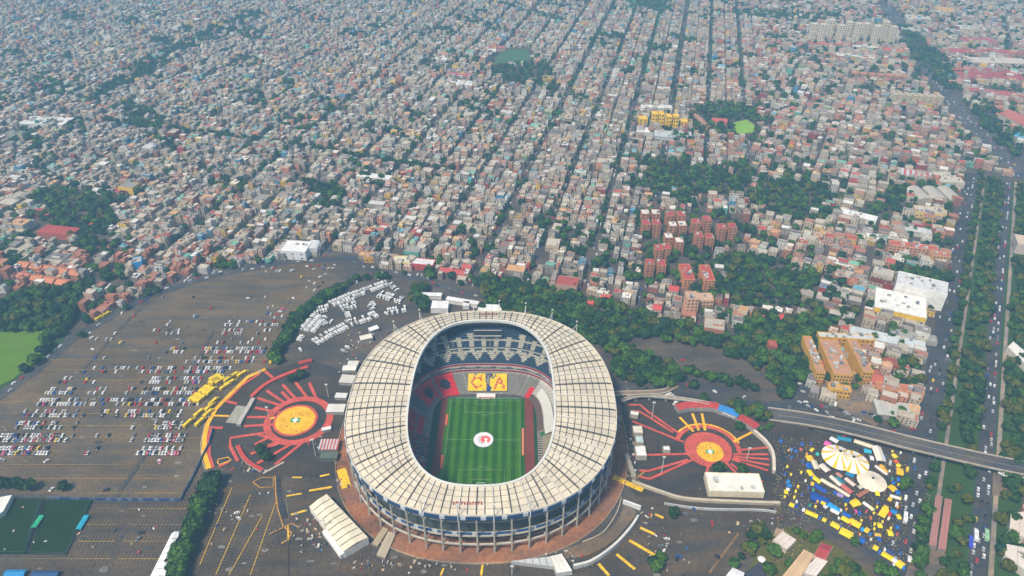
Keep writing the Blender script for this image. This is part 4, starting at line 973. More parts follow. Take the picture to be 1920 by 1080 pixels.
# white mall
bld('shopping_mall', 'low white shopping hall with a yellow stripe along its front edge', 'shopping mall', (1634, 592), (1731, 614), 42, 12, WHT, (.70, .69, .66), trim=((.72, .45, .02), .55, 1.0), clutter=9, fl=1, cols=8)
bld('shopping_mall', 'tall white windowless hall behind the yellow striped one', 'shopping mall', (1670, 560), (1764, 584), 30, 21, (.72, .70, .66), (.55, .55, .55), clutter=12)
bld('office_block', 'cream block with dark red upright panels left of the white hall', 'office building', (1628, 535), (1666, 545), 16, 18, (.45, .38, .30), (.42, .38, .33), fl=2, cols=5, trim=((.20, .05, .04), .35, .7), clutter=2)
bld('parking_deck', 'grey low deck in front of the white shopping hall', 'building', (1668, 634), (1755, 650), 12, 5, (.33, .31, .29), (.30, .29, .28), clutter=5)
for k, (p0, p1, dp, hh, lb) in enumerate([((1524, 722), (1541, 723), 58, 16, 'leftmost'), ((1556, 726), (1592, 728), 56, 16, 'widest, middle'), ((1610, 721), (1629, 722), 52, 16, 'rightmost')]):
    bld('apartment_block', f'{lb} of three parallel yellow apartment blocks with red roof huts', 'apartment building', p0, p1, dp, hh, YLW, (.42, .22, .13), fl=4, cols=(3, 6, 3)[k], group='yellow apartment blocks', clutter=14, trim=((.52, .18, .10), .3, .42))
bld('apartment_block', 'yellow front wing with a cream top before the middle yellow block', 'apartment building', (1549, 744), (1592, 750), 9, 10, YLW, (.50, .3, .1), fl=2, cols=6, clutter=2)
bld('apartment_block', 'yellow cross wing joining the three yellow blocks at the back', 'apartment building', (1530, 652), (1634, 658), 9, 14, YLW, (.50, .50, .48), fl=3, cols=12, clutter=6)
bld('workshop', 'white and grey roofed workshop behind the yellow blocks', 'workshop', (1590, 636), (1732, 668), 16, 7, (.5, .5, .5), (.52, .56, .56), kind='slab', clutter=8)
bld('terraced_houses', 'salmon terrace with red roof huts right of the yellow blocks', 'apartment building', (1640, 742), (1727, 752), 11, 9, (.58, .28, .13), (.42, .16, .09), fl=2, cols=10, clutter=8)
bld('terraced_houses', 'peach gabled house next to the rightmost yellow block', 'house', (1632, 728), (1652, 731), 16, 8, (.60, .32, .16), (.42, .10, .06), kind='gable', fl=2, cols=3)
bld('hangar', 'long grey roofed hangar beside the left avenue', 'hangar', (1642, 785), (1709, 794), 20, 6, (.30, .28, .26), (.46, .45, .40), kind='slab')
bld('chapel', 'brick red round roofed hall among trees right of the yellow blocks', 'hall', (1658, 700), (1684, 702), 14, 8, (.30, .08, .05), (.28, .075, .045), kind='vaultx')
bld('house', 'tall red tower house inside the tree belt', 'house', (1438, 668), (1453, 669), 10, 13, (.40, .09, .05), (.35, .09, .06), fl=3, cols=2)
# towers
TW = [(325, 495, WHT), (383, 495, WHT), (330, 555, None), (388, 555, None), (463, 505, None), (525, 505, None), (455, 632, WHT), (515, 658, WHT), (478, 565, WHT), (532, 562, WHT), (608, 548, None), (670, 532, None), (625, 625, None), (685, 635, None), (753, 578, None), (812, 575, None), (350, 785, None), (415, 790, None), (400, 700, None), (440, 695, None)]
rown = {0: 'back row', 1: 'middle row', 2: 'front row'}
TW.sort(key=lambda t: t[0])
for k, (zx, zy, rc) in enumerate(TW):
    px, py = 1100 + zx / 3, 260 + zy / 3; g0 = G(px - 7.4, py); g1 = G(px + 7.4, py)
    bld('residential_tower', f"orange brick tower with a {'white' if rc else 'red'} roof, {['first','second','third','fourth','fifth','sixth','seventh','eighth','ninth','tenth','eleventh','twelfth','thirteenth','fourteenth','fifteenth','sixteenth','seventeenth','eighteenth','nineteenth','twentieth'][k]} from left in the estate", 'residential tower', g0, (g1[0], g1[1]), 13, 19, (.46, .19, .09), (.60, .59, .56) if rc else (.36, .055, .06), fl=5, cols=2, group='orange residential towers', clutter=1, ground=True)
for zx, zy, w_, lb in ((570, 850, 62, 'left'), (685, 855, 58, 'right')):
    px, py = 1100 + zx / 3, 260 + zy / 3
    bld('residential_tower', f'salmon tower with stepped red roof, the {lb} one of two before the brick estate', 'residential tower', (px - w_ / 6, py), (px + w_ / 6, py), 34, 14, (.62, .25, .11), (.40, .07, .045), fl=4, cols=3, group='salmon towers', clutter=6)
bld('residential_tower', 'peach square tower, left of the peach pair by the tree belt', 'residential tower', (1284, 591), (1306, 591), 15, 22, (.62, .36, .22), (.45, .30, .2), fl=5, cols=3, clutter=2)
bld('residential_tower', 'peach lower tower, right of the peach pair by the tree belt', 'residential tower', (1309, 583), (1335, 583), 15, 14, (.60, .36, .22), (.5, .34, .24), fl=3, cols=4, clutter=1)
# right side estates and halls
bld('apartment_block', 'long salmon apartment block with a red roof near the avenue', 'apartment building', (1662, 478), (1752, 490), 12, 15, (.55, .27, .17), (.42, .10, .06), fl=4, cols=12, clutter=8)
bld('apartment_block', 'orange apartment end block at the avenue with a white roof tank', 'apartment building', (1742, 500), (1775, 503), 12, 16, (.58, .32, .14), (.40, .14, .09), fl=4, cols=5, clutter=3)
bld('warehouse', 'long white warehouse roof in front of the dark wood', 'warehouse', (1566, 406), (1640, 424), 16, 7, WHT, (.70, .69, .66), kind='slab', clutter=2)
bld('warehouse', 'white flat warehouse left of the salmon apartment block', 'warehouse', (1625, 455), (1700, 462), 14, 6, WHT, (.66, .65, .62), clutter=4)
bld('warehouse', 'pale grey ribbed shed behind the salmon block', 'warehouse', (1692, 440), (1745, 448), 14, 7, (.5, .48, .44), (.50, .49, .46), kind='slab')
for k, px in enumerate((1733, 1762, 1790)): bld('vaulted_hall', f"grey barrel vaulted hall, {('left', 'middle', 'right')[k]} one of three beside the avenue", 'hall', (px - 12, 385), (px + 12, 385), 40, 8, (.42, .36, .28), (.40, .36, .30), kind='vaultx', group='barrel vaulted halls')
bld('warehouse', 'big beige flat roofed hall behind the three vaults', 'warehouse', (1760, 352), (1806, 354), 36, 9, (.5, .44, .34), (.48, .44, .36), clutter=3)
bld('market_hall', 'yellow walled hall with mixed coloured roofs below the vaults', 'hall', (1714, 408), (1772, 414), 20, 9, (.66, .48, .16), (.48, .44, .38), clutter=9, fl=1, cols=8)
bld('market_hall', 'red and white striped roof hall in the houses', 'hall', (1686, 335), (1750, 346), 26, 7, (.5, .4, .36), (.45, .10, .09), kind='stripe')
bld('workshop', 'dark red sheet roof beside the avenue', 'workshop', (1712, 428), (1770, 440), 12, 5, (.3, .1, .08), (.30, .05, .05), kind='slab')
bld('workshop', 'white gabled shed with orange wall among trees left of the mall', 'workshop', (1553, 500), (1597, 512), 11, 7, (.55, .25, .12), (.66, .66, .64), kind='slab', fl=1, cols=5)
bld('house', 'brick front house below the white gabled shed', 'house', (1562, 528), (1600, 534), 10, 8, (.50, .22, .12), (.4, .35, .3), fl=2, cols=6, clutter=3)
for k, (px, py) in enumerate([(1522, 80), (1538, 84), (1553, 78), (1572, 83), (1587, 79), (1603, 85), (1619, 80), (1638, 88), (1655, 81), (1670, 86)]):
    bld('residential_tower', f"pale cream high-rise slab, {['first','second','third','fourth','fifth','sixth','seventh','eighth','ninth','tenth'][k]} from the left of the distant ten", 'residential tower', (px - 5, py), (px + 5, py), 15, 42 + (k % 3) * 3, (.74, .64, .46), (.5, .47, .42), fl=10, cols=2, group='distant cream high-rises', sep=False)
for k in range(8):
    px = 1675 + k * 12.2; bld('residential_tower', f"cream walk-up block, {['first','second','third','fourth','fifth','sixth','seventh','eighth'][k]} from the left of the row by the highway bend", 'apartment building', (px - 3.6, 197 + k * .8), (px + 3.6, 197 + k * .8), 16, 20, (.66, .56, .36), (.42, .34, .3), fl=5, cols=2, group='cream walk-up blocks', sep=False)
for k in range(7):
    px = 1603 + k * 16; bld('apartment_block', f"orange low block, {['first','second','third','fourth','fifth','sixth','seventh'][k]} from the left behind the cream row", 'apartment building', (px - 5.5, 148 + k * 1.2), (px + 5.5, 148 + k * 1.2), 14, 11, (.52, .26, .14), (.45, .2, .12), fl=3, cols=2, group='far orange blocks', sep=False)
for p0, p1, dp, h_, rc, knd, lb in [((1800, 152), (1925, 158), 70, 8, (.36, .07, .06), 'slab', 'huge factory with a dark red roof right of the highway'), ((1770, 104), (1860, 108), 30, 8, (.42, .08, .07), 'slab', 'long factory shed with a red roof, farther up the highway'), ((1850, 104), (1930, 112), 34, 8, (.40, .08, .07), 'slab', 'red roofed factory shed at the right edge'),
                                 ((1822, 125), (1930, 128), 40, 9, (.55, .47, .38), 'slab', 'beige roofed factory hall between the red roofs'), ((1805, 84), (1868, 87), 36, 8, (.40, .09, .10), 'slab', 'red and white roofed shed far up beside the highway'), ((1700, 40), (1745, 42), 30, 8, (.60, .58, .52), 'slab', 'far white roofed depot left of the orange one'), ((1752, 26), (1788, 29), 50, 8, (.62, .36, .10), 'slab', 'far orange roofed depot'),
                                 ((1800, 60), (1850, 62), 40, 7, (.6, .57, .5), 'slab', 'far pale depot roof above the red factories'), ((1690, 62), (1740, 66), 30, 8, (.45, .42, .38), 'flat', 'far grey warehouse above the highway'), ((1810, 178), (1917, 190), 26, 8, (.42, .09, .07), 'slab', 'low red roofed shed below the huge factory'), ((1870, 222), (1930, 252), 34, 9, (.40, .12, .09), 'gable', 'gabled red shed at the right edge below the factories'),
                                 ((1898, 262), (1925, 268), 20, 7, (.08, .35, .55), 'slab', 'bright blue roofed depot at the right edge'), ((1568, 110), (1640, 116), 22, 7, (.70, .69, .66), 'slab', 'thin white roofed hall below the distant high-rises'), ((1516, 88), (1600, 92), 14, 7, (.50, .10, .06), 'slab', 'red roofed podium at the feet of the high-rises'), ((1640, 98), (1700, 104), 22, 7, (.50, .11, .07), 'slab', 'red roofed podium right of the white one'), ((1598, 94), (1645, 97), 14, 8, (.66, .64, .60), 'slab', 'white podium below the high-rises'),
                                 ((1480, 78), (1515, 82), 16, 6, (.45, .44, .42), 'flat', 'grey roofed block left of the high-rises'), ((1470, 195), (1545, 200), 4, 5, (.35, .33, .31), 'flat', 'grey wall of garages in the houses'), ((1900, 475), (1930, 480), 26, 14, (.55, .42, .3), 'flat', 'beige block cut by the right edge beside the trees')]:
    bld('factory' if 'factory' in lb else 'warehouse', lb, 'factory' if 'factory' in lb else 'warehouse', p0, p1, dp, h_, (.50, .42, .36), rc, kind=knd, sep=False)
# yellow houses in the middle distance
for k, (x0, x1, y1, h_) in enumerate([(1197, 1213, 238, 14), (1221, 1231, 240, 25), (1233, 1243, 240, 25), (1247, 1257, 245, 25), (1260, 1270, 245, 25), (1275, 1288, 242, 13)]):
    bld('apartment_block', f"bright yellow block, {['first','second','third','fourth','fifth','sixth'][k]} from the left of the yellow six", 'apartment building', (x0, y1), (x1, y1), 14, h_, (.85, .52, .01), (.70, .46, .03), fl=4, cols=2, group='bright yellow blocks', sep=False)
bld('workshop', 'white jagged roof shed below the bright yellow blocks', 'workshop', (1194, 254), (1222, 255), 22, 6, WHT, (.72, .71, .68), kind='slab'); bld('workshop', 'grey wide shed below the bright yellow blocks', 'workshop', (1226, 262), (1297, 266), 28, 6, (.5, .5, .5), (.46, .48, .48), kind='slab', clutter=9)
bld('warehouse', 'white slab roof behind the bright yellow blocks', 'warehouse', (1202, 210), (1260, 211), 16, 8, WHT, (.66, .64, .60), kind='slab')
bld('college_building', 'red roofed college building beside the lawn', 'school', (1334, 236), (1362, 238), 18, 8, (.45, .2, .12), (.42, .09, .07), kind='gable'); bld('college_building', 'slanting orange roofed college wing', 'school', (1298, 222), (1325, 246), 10, 7, (.45, .25, .15), (.36, .18, .12), kind='gable')
# middle city landmarks
bld('warehouse', 'large white warehouse alone in the far left houses', 'warehouse', (37, 240), (120, 243), 36, 8, WHT, (.64, .63, .60), kind='slab'); bld('depot', 'white depot with dark openings at the far corner of the big lot', 'depot', (527, 486), (575, 489), 26, 12, (.66, .66, .66), (.68, .68, .66), fl=2, cols=3, clutter=3, sep=True)
bld('depot', 'pale drum shaped shed right of the white depot', 'depot', (575, 480), (597, 480), 20, 9, (.55, .56, .56), (.6, .6, .6), kind='vaultx')
bld('warehouse', 'thin white roof on the cross avenue', 'warehouse', (668, 337), (731, 344), 14, 6, WHT, (.70, .70, .68), kind='slab'); bld('school', 'school with a dark red roof far in the middle', 'school', (835, 150), (882, 152), 26, 8, (.5, .4, .36), (.42, .10, .10), kind='slab')
bld('school', 'jagged white roofed school hall below the dark red roof', 'school', (832, 164), (884, 167), 28, 7, WHT, (.72, .72, .70), kind='stripe'); bld('school', 'far red roofed school left of the green playing field', 'school', (894, 100), (948, 96), 16, 8, (.5, .3, .28), (.42, .10, .12), kind='slab'); bld('school', 'white gym beside the far green playing field', 'school', (913, 103), (930, 103), 18, 8, WHT, (.66, .66, .64))
bld('warehouse', 'white roof among the far middle houses', 'warehouse', (815, 118), (838, 119), 26, 8, WHT, (.7, .7, .68))
for p0, p1, dp, h_, wc, rc, knd, lb in [((72, 445), (135, 452), 20, 8, (.40, .12, .08), (.36, .055, .04), 'slab', 'long school wing with a dark red roof, lowest in the school park'), ((58, 408), (92, 412), 14, 7, (.4, .14, .1), (.36, .07, .05), 'slab', 'short red roofed school wing left of the park trees'), ((25, 402), (68, 384), 5, 5, (.6, .5, .2), (.62, .52, .20), 'slab', 'narrow yellow roofed walkway of the school'),
                                ((160, 362), (215, 368), 8, 6, WHT, (.68, .66, .62), 'slab', 'long white school wing behind the park trees'), ((210, 366), (238, 368), 9, 6, (.4, .3, .3), (.36, .07, .06), 'slab', 'small red roofed school wing at the right'), ((236, 368), (262, 352), 10, 6, (.6, .6, .5), (.58, .56, .42), 'slab', 'cream slatted school canopies'), ((0, 420), (45, 424), 10, 6, (.4, .12, .08), (.36, .08, .05), 'slab', 'red roofed school wing at the left edge'), ((170, 428), (210, 402), 4, 4, (.36, .08, .06), (.36, .07, .06), 'slab', 'narrow red roofed school gallery beside the street')]:
    bld('school', lb, 'school', p0, p1, dp, h_, wc, rc, kind=knd)
bld('house', 'building with a bright blue side wall facing the big lot', 'house', (253, 511), (271, 508), 14, 13, (.03, .30, .62), (.35, .33, .3), clutter=1); bld('shop', 'yellow and orange shopfront under a low roof beside the round tree', 'shop', (684, 493), (724, 492), 12, 8, (.62, .34, .06), (.45, .25, .16), fl=1, cols=4, clutter=3)
bld('shop', 'pale yellow shopfront with white roof right of the orange one', 'shop', (736, 503), (768, 504), 16, 8, (.66, .50, .12), (.58, .55, .42), fl=2, cols=4, clutter=2); bld('shop', 'supermarket with a red front and white roof behind the lot', 'shop', (772, 505), (812, 509), 14, 8, (.50, .06, .05), (.62, .60, .60), fl=1, cols=4)
for k, (p0, p1) in enumerate([((824, 518), (848, 521)), ((850, 522), (872, 526)), ((866, 512), (882, 514))]): bld('house', f"red gabled house, {('left', 'middle', 'right')[k]} of three behind the tree belt", 'house', p0, p1, 12, 7, (.5, .2, .15), (.42, .07, .06), kind='gable', fl=2, cols=2, group='red gabled houses behind the stadium')
for k, (px, py) in enumerate([(1422, 606), (1466, 606), (1505, 560), (1230, 588) , (1262, 552), (1135, 566), (1102, 578)]): bld('house', f"villa with a bright red hipped roof {('left one of the pair over the belt', 'right one of the pair over the belt', 'near the grove', 'by the straight street', 'left of the peach towers', 'above the belt trees', 'deep in the belt trees')[k]}", 'house', (px - 9, py), (px + 9, py + 2), 11, 6, (.55, .45, .4), (.48, .06, .05), kind='gable', fl=1, cols=3, group='bright red roofed villas')
# cluster of terracotta terraces left of the lot
for k in range(9):
    px, py = 34 + (k % 5) * 24, 500 + (k // 5) * 22 + (k % 5) * 4; bld('terraced_houses', f"terracotta roofed terrace, {['first','second','third','fourth','fifth','sixth','seventh','eighth','ninth'][k]} of the tiled estate at left", 'apartment building', (px, py + 8), (px + 19, py + 12), 12, 8, (.50, .22, .11), (.48, .17, .08), kind='gable', group='tiled terraces at the left', fl=2, cols=4)
# white sheds behind the stadium
for p0, p1, dp, h_, lb in [((774, 560), (828, 562), 6, 5, 'thin white canopy farthest behind the stadium'), ((808, 587), (840, 588), 14, 7, 'square white shed just behind the stadium roof'), ((836, 568), (896, 578), 6, 5, 'slanting white canopy behind the stadium'), ((896, 590), (940, 592), 12, 6, 'white ragged tent roof touching the stadium rim'), ((868, 580), (880, 580), 8, 5, 'small white hut between the canopies')]:
    bld('shed', lb, 'shed', p0, p1, dp, h_, WHT, (.72, .72, .70), kind='slab')
# left flank sheds between the stadium and the left plaza
for p0, p1, dp, h_, rc, lb in [((612, 778), (646, 778), 10, 4, (.62, .61, .56), 'white flat canopy touching the left plaza rim'), ((636, 722), (662, 724), 11, 4, (.60, .58, .52), 'pale canopy beside the left stadium flank, upper'), ((642, 700), (668, 700), 7, 4, (.68, .66, .6), 'small pale canopy left of the roof'), ((652, 690), (672, 690), 6, 4, (.62, .6, .54), 'tiny pale canopy left of the roof'), ((628, 750), (650, 751), 6, 3.5, (.70, .68, .66), 'white kiosk roof over the flat canopy'), ((604, 812), (622, 808), 3, 3, (.7, .7, .7), 'narrow white awning above the red kiosk'),
                             ((677, 645), (700, 640), 7, 5, (.66, .62, .52), 'cream canopy at the upper left roof edge'), ((695, 628), (712, 622), 6, 5, (.75, .75, .72), 'white canopy at the upper left roof edge')]:
    bld('canopy', lb, 'canopy', p0, p1, dp, h_, (.3, .28, .26), rc, kind='slab')
bld('kiosk', 'kiosk with a dark red and orange roof below the left plaza', 'kiosk', (598, 850), (634, 850), 12, 5, (.30, .2, .16), (.42, .08, .05), kind='stripe'); bld('kiosk', 'green roofed low kiosk under the red one', 'kiosk', (598, 866), (633, 866), 8, 4, (.10, .11, .09), (.10, .13, .10))
# right flank
for p0, p1, dp, h_, rc, lb in [((1187, 820), (1205, 820), 9, 5, (.66, .62, .52), 'cream hut on the right stadium flank'), ((1192, 838), (1206, 838), 8, 5, (.45, .6, .62), 'glassy blue hut on the right stadium flank'), ((1192, 863), (1212, 863), 12, 5, (.74, .74, .72), 'white tall hut on the right stadium flank'), ((1180, 783), (1196, 786), 5, 4, (.74, .74, .72), 'white tent at the end of the red paths'), ((1243, 850), (1256, 850), 5, 3.5, (.74, .74, .74), 'white gazebo left of the right plaza'), ((1170, 858), (1186, 900), 3, 4, (.3, .27, .22), 'brown gate wall beside the right flank')]:
    bld('hut', lb, 'hut', p0, p1, dp, h_, (.42, .38, .32), rc)
bld('ticket_hall', 'long white roofed ticket hall with cream front below the right plaza', 'ticket hall', (1327, 931), (1431, 934), 20, 6.5, (.68, .60, .42), (.70, .68, .60), clutter=4)
# ---------------------------------------------------------------- tilted cream warehouse (four measured roof corners)
def quad_hall(name, label, cat, C4, h, wallc, roofc, n=9, along=(0, 1), ridge=0):
    """roof corners given as photo spots at height h, in order round the roof"""
    P = [G(x, y, h) for x, y in C4]; cx, cy = sum(p[0] for p in P) / 4, sum(p[1] for p in P) / 4; root = empty(name, (cx, cy, 0)); tag(root, label, cat)
    P = [(x - cx, y - cy) for x, y in P]; a = Acc(); a.wall(P, .3, 0, h - .1, wallc, True); a.build('wall', M_BLD, root)
    r = Acc()
    for k in range(n):
        f0, f1 = k / n + .006, (k + 1) / n - .006; v = .9 + .12 * rng.random(); col = tuple(q * v for q in roofc)
        A, B = lerp(P[0], P[1], f0), lerp(P[0], P[1], f1); C, D = lerp(P[3], P[2], f1), lerp(P[3], P[2], f0); M0, M1 = lerp(A, D, .5), lerp(B, C, .5)
        r.quad((*A, h), (*B, h), (*M1, h + ridge), (*M0, h + ridge), col); r.quad((*M0, h + ridge), (*M1, h + ridge), (*C, h), (*D, h), col)
    r.build('roof', M_ROOF, root); return root
quad_hall('warehouse', 'big cream ribbed warehouse standing askew beside the stadium', 'warehouse', [(580, 949), (645, 1034), (690, 1008), (612, 926)], 8, (.70, .66, .56), (.76, .69, .52), 9, ridge=1.2)
quad_hall('shed', 'white lean-to roof on the left side of the cream warehouse', 'shed', [(604, 996), (638, 1042), (646, 1036), (612, 990)], 4.5, (.7, .7, .68), (.80, .80, .78), 3)
quad_hall('tent', 'bright white long tent beside the tall hedge at the bottom', 'tent', [(281, 1082), (322, 1000), (336, 996), (318, 1082)], 6, (.75, .75, .75), (.85, .86, .88), 6, ridge=1.5)
quad_hall('shed', 'white roofed hut at the end of the curved ramp', 'shed', [(1044, 1074), (1073, 1070), (1053, 1038), (1032, 1043)], 5, (.5, .5, .48), (.80, .76, .70), 3, ridge=.5)
quad_hall('canopy', 'pale grey curved canopy in front of the stadium columns', 'canopy', [(960, 1052), (1040, 1062), (1036, 1043), (958, 1052)], 4, (.4, .4, .4), (.48, .50, .50), 6)
quad_hall('ramp', 'beige stair ramp left of the stadium columns, left of two', 'ramp', [(697, 1019), (708, 1023), (728, 992), (718, 988)], 2.0, (.3, .25, .18), (.42, .34, .22), 3)
quad_hall('ramp', 'beige stair ramp left of the stadium columns, right of two', 'ramp', [(706, 1040), (722, 1046), (742, 1000), (728, 996)], 2.0, (.3, .25, .18), (.42, .36, .26), 3)
quad_hall('bus_station_roof', 'long pink station roof between the trees, left of the two', 'station roof', [(1742, 1021), (1755, 1025), (1767, 931), (1755, 928)], 5, (.25, .22, .2), (.40, .19, .16), 9, ridge=.8)
quad_hall('bus_station_roof', 'long pink station roof between the trees, right of the two', 'station roof', [(1759, 1028), (1773, 1031), (1785, 937), (1772, 934)], 5, (.25, .22, .2), (.42, .18, .15), 9, ridge=.8)
quad_hall('shed', 'white roof at the upper left corner of the sports courts', 'shed', [(-12, 972), (6, 958), (22, 928), (0, 932)], 5, (.6, .6, .55), (.72, .70, .64), 3)
for C4, lb, rc in [([(1893, 995), (1930, 1012), (1930, 958), (1896, 962)], 'upper', (.70, .60, .50)), ([(1885, 1040), (1930, 1075), (1930, 1028), (1888, 1020)], 'lower', (.70, .62, .54)), ([(1890, 650), (1930, 690), (1930, 665), (1900, 640)], 'farther', (.68, .64, .58))]:
    quad_hall('house', f'large {lb} white flat roofed villa cut by the right edge', 'house', C4, 8, (.6, .55, .48), rc, 2)
quad_hall('house', 'white terrace house with a teal pool deck in the walled garden', 'house', [(1450, 1012), (1475, 1030), (1493, 1012), (1468, 996)], 6, (.62, .55, .48), (.66, .56, .50), 3)
quad_hall('swimming_pool', 'teal pool below the white terrace house', 'pool', [(1448, 1017), (1474, 1032), (1488, 1020), (1482, 1016)], 1.2, (.4, .4, .35), (.04, .20, .24), 2)
quad_hall('house', 'long peach striped roof house at the bottom right', 'house', [(1466, 1082), (1500, 1084), (1527, 1040), (1508, 1030)], 6, (.6, .4, .25), (.62, .42, .24), 7, ridge=1)
quad_hall('house', 'house with a dark red gable roof beside the lower road', 'house', [(1526, 1042), (1548, 1050), (1562, 1024), (1540, 1017)], 6, (.6, .5, .45), (.38, .045, .04), 4, ridge=2)
quad_hall('house', 'white flat annex beside the red gable roof', 'house', [(1500, 1072), (1530, 1080), (1552, 1052), (1532, 1045)], 4.5, (.6, .55, .5), (.66, .60, .56), 4)
quad_hall('house', 'white hipped roof house at the bottom edge left of the garden', 'house', [(1358, 1084), (1392, 1090), (1396, 1074), (1374, 1064)], 6, (.6, .6, .6), (.74, .74, .74), 2, ridge=1)
quad_hall('house', 'small house with brown roof at the tip of the walled garden', 'house', [(1452, 1000), (1466, 1004), (1470, 993), (1456, 990)], 4, (.45, .35, .25), (.34, .24, .16), 2)
sheet('garden', [GP([(1395, 1080), (1440, 1000), (1490, 985), (1530, 1005), (1560, 1020), (1600, 1050), (1640, 1085), (1500, 1100)]), ], (.10, .10, .025), M_TURF)
sheet('garden_drive', [GP([(1395, 1075), (1425, 1055), (1440, 1085), (1400, 1092)])], (.045, .05, .075))
a = Acc(); a.cyl(0, 0, 0, 2.6, .2, (.5, .5, .5)); a.cyl(0, 0, 2.4, 3.2, 3.0, (.78, .74, .70), 12, .2); o = a.build('garden_parasol', M_OBJ, loc=(*G(1427, 1052), 0)); tag(o, 'round cream parasol on the garden lawn', 'parasol')
# walls and kerbs
def wall_thing(name, label, cat, pts, t, h, col, pix=True, group=None, top=None, z0=0):
    a = Acc(); a.wall(GP(pts) if pix else pts, t, z0, h, col, False, top); return tag(a.build(name, M_BLD), label, cat, group)
def arcpts(pts, n=8):
    P = np.array(pts, float); out = []
    for i in range(len(P) - 1):
        p0 = P[max(i - 1, 0)]; p1 = P[i]; p2 = P[i + 1]; p3 = P[min(i + 2, len(P) - 1)]
        for t in np.linspace(0, 1, n, endpoint=False): out.append(tuple(.5 * (2 * p1 + (p2 - p0) * t + (2 * p0 - 5 * p1 + 4 * p2 - p3) * t * t + (3 * p1 - p0 - 3 * p2 + p3) * t ** 3)))
    out.append(tuple(P[-1])); return out
wall_thing('retaining_wall', 'curved white retaining wall round the sunken ramp', 'wall', arcpts([(1075, 1066), (1110, 1056), (1150, 1028), (1180, 996), (1196, 972)]), 1.8, 4.5, (.50, .50, .47), top=(.58, .57, .54))
wall_thing('retaining_wall', 'straight white beam at the head of the sunken ramp', 'wall', [(1168, 944), (1201, 956)], 1.6, 4.5, (.66, .66, .66))
wall_thing('retaining_wall', 'inner curved kerb of the sunken ramp', 'wall', arcpts([(1092, 1018), (1130, 1000), (1155, 965), (1165, 935)]), .8, 1.6, (.40, .34, .24))
sheet('ramp_floor', [GP(arcpts([(1060, 1050), (1110, 1040), (1150, 1015), (1178, 985), (1192, 962), (1170, 950), (1160, 975), (1130, 1003), (1092, 1020), (1055, 1030)]))], (.17, .125, .085))
wall_thing('parapet', 'curved beige parapet along the road below the right plaza', 'wall', arcpts([(1185, 905), (1240, 925), (1290, 938), (1400, 944), (1462, 946)]), 2.4, 2.8, (.42, .36, .27), top=(.46, .40, .30))
wall_thing('parapet', 'pale curved wall below the ticket hall', 'wall', arcpts([(1245, 946), (1320, 956), (1420, 958), (1455, 962)]), .8, 2.4, (.45, .46, .46))
wall_thing('plaza_wall', 'curved pale wall at the right rim of the right plaza', 'wall', arcpts([(1413, 812), (1435, 832), (1448, 855), (1450, 888)]), 2.6, 4.0, (.50, .44, .36), top=(.60, .52, .42))
wall_thing('plaza_wall', 'near-black slab drawn as the shadow on the ramp beside the market', 'wall', arcpts([(1462, 850), (1470, 868), (1468, 888)]), 5, 1.0, (.03, .03, .035))  # near-black colour paints the shadow on the ramp, no real wall
wall_thing('plaza_wall', 'curved red wall at the lower left of the left plaza', 'wall', arcpts([(446, 838), (458, 860), (474, 874), (493, 884)]), 3.6, 2.2, (.40, .36, .30), top=(.46, .055, .04))
wall_thing('plaza_wall', 'long red ramp roof at the top of the left plaza', 'wall', arcpts([(472, 746), (500, 722), (540, 703), (578, 690)]), 3.8, 2.4, (.35, .1, .08), top=(.50, .065, .045))
wall_thing('plaza_wall', 'short dark red roof strip above the red ramp', 'wall', [(560, 684), (585, 678)], 4.5, 2.8, (.3, .06, .05), top=(.38, .04, .04))
wall_thing('plaza_wall', 'grey and white stand wall left of the yellow disc', 'wall', arcpts([(476, 750), (466, 768), (454, 788), (448, 800)]), 4, 3.0, (.28, .27, .25), top=(.42, .38, .34))
wall_thing('paved_apron', 'pale concrete apron left of the stand wall', 'wall', arcpts([(456, 762), (446, 778), (436, 794)]), 13, .6, (.30, .29, .24))
wall_thing('plaza_wall', 'cream low wall at the bottom tip of the left plaza', 'wall', [(494, 889), (520, 875), (533, 868)], 1.4, 1.4, (.5, .42, .32))
for k, (pts, col) in enumerate([([(1268, 771), (1290, 766), (1330, 766), (1346, 769)], (.44, .05, .045)), ([(1346, 771), (1366, 777), (1384, 785)], (.03, .22, .55)), ([(1384, 788), (1402, 797), (1418, 808)], (.40, .045, .04))]):
    wall_thing('gate_roof', ('dark red arched gate roof at the left of the blue one', 'bright blue gate roof with white lettering strokes', 'dark red gate roof at the right of the blue one')[k], 'gate roof', arcpts(pts), 8.5, 5.0, (.3, .28, .25), group='gate roofs over the right plaza', top=col)
a = Acc(); q0, q1 = G(1355, 774, 5), G(1378, 784, 5); ang = math.atan2(q1[1] - q0[1], q1[0] - q0[0])
for k in range(7):
    x, y = lerp(q0, q1, (k + .5) / 7); a.box(x, y, 5.02, .5, 3.0 if k in (0, 3, 4) else 2.0, .06, ang, (.75, .78, .8)); a.box(x + .6, y, 5.02, .8, .5, .06, ang, (.75, .78, .8))
tag(a.build('gate_lettering', M_OBJ), 'white blurred lettering painted on the blue gate roof', 'lettering')
BF = Acc(); bp = [(95, 936), (180, 938), (250, 939), (339, 939), (352, 915), (368, 885), (378, 862), (392, 835), (400, 805)]
gp_ = GP(bp)
for (x, y, az) in sub(gp_, 4.0):
    n2 = (x + math.sin(az) * 3.9, y + math.cos(az) * 3.9); BF.wall([(x, y), n2], .5, 0, 3.0, (.03, .07, .20) if int(x * 3) % 3 else (.12, .17, .28)); BF.bar((x, y, 0), (x, y, 3.3), .3, (.15, .15, .17))
tag(BF.build('fence', M_OBJ), 'dark blue hoarding fence with a corner round the big lot', 'fence')
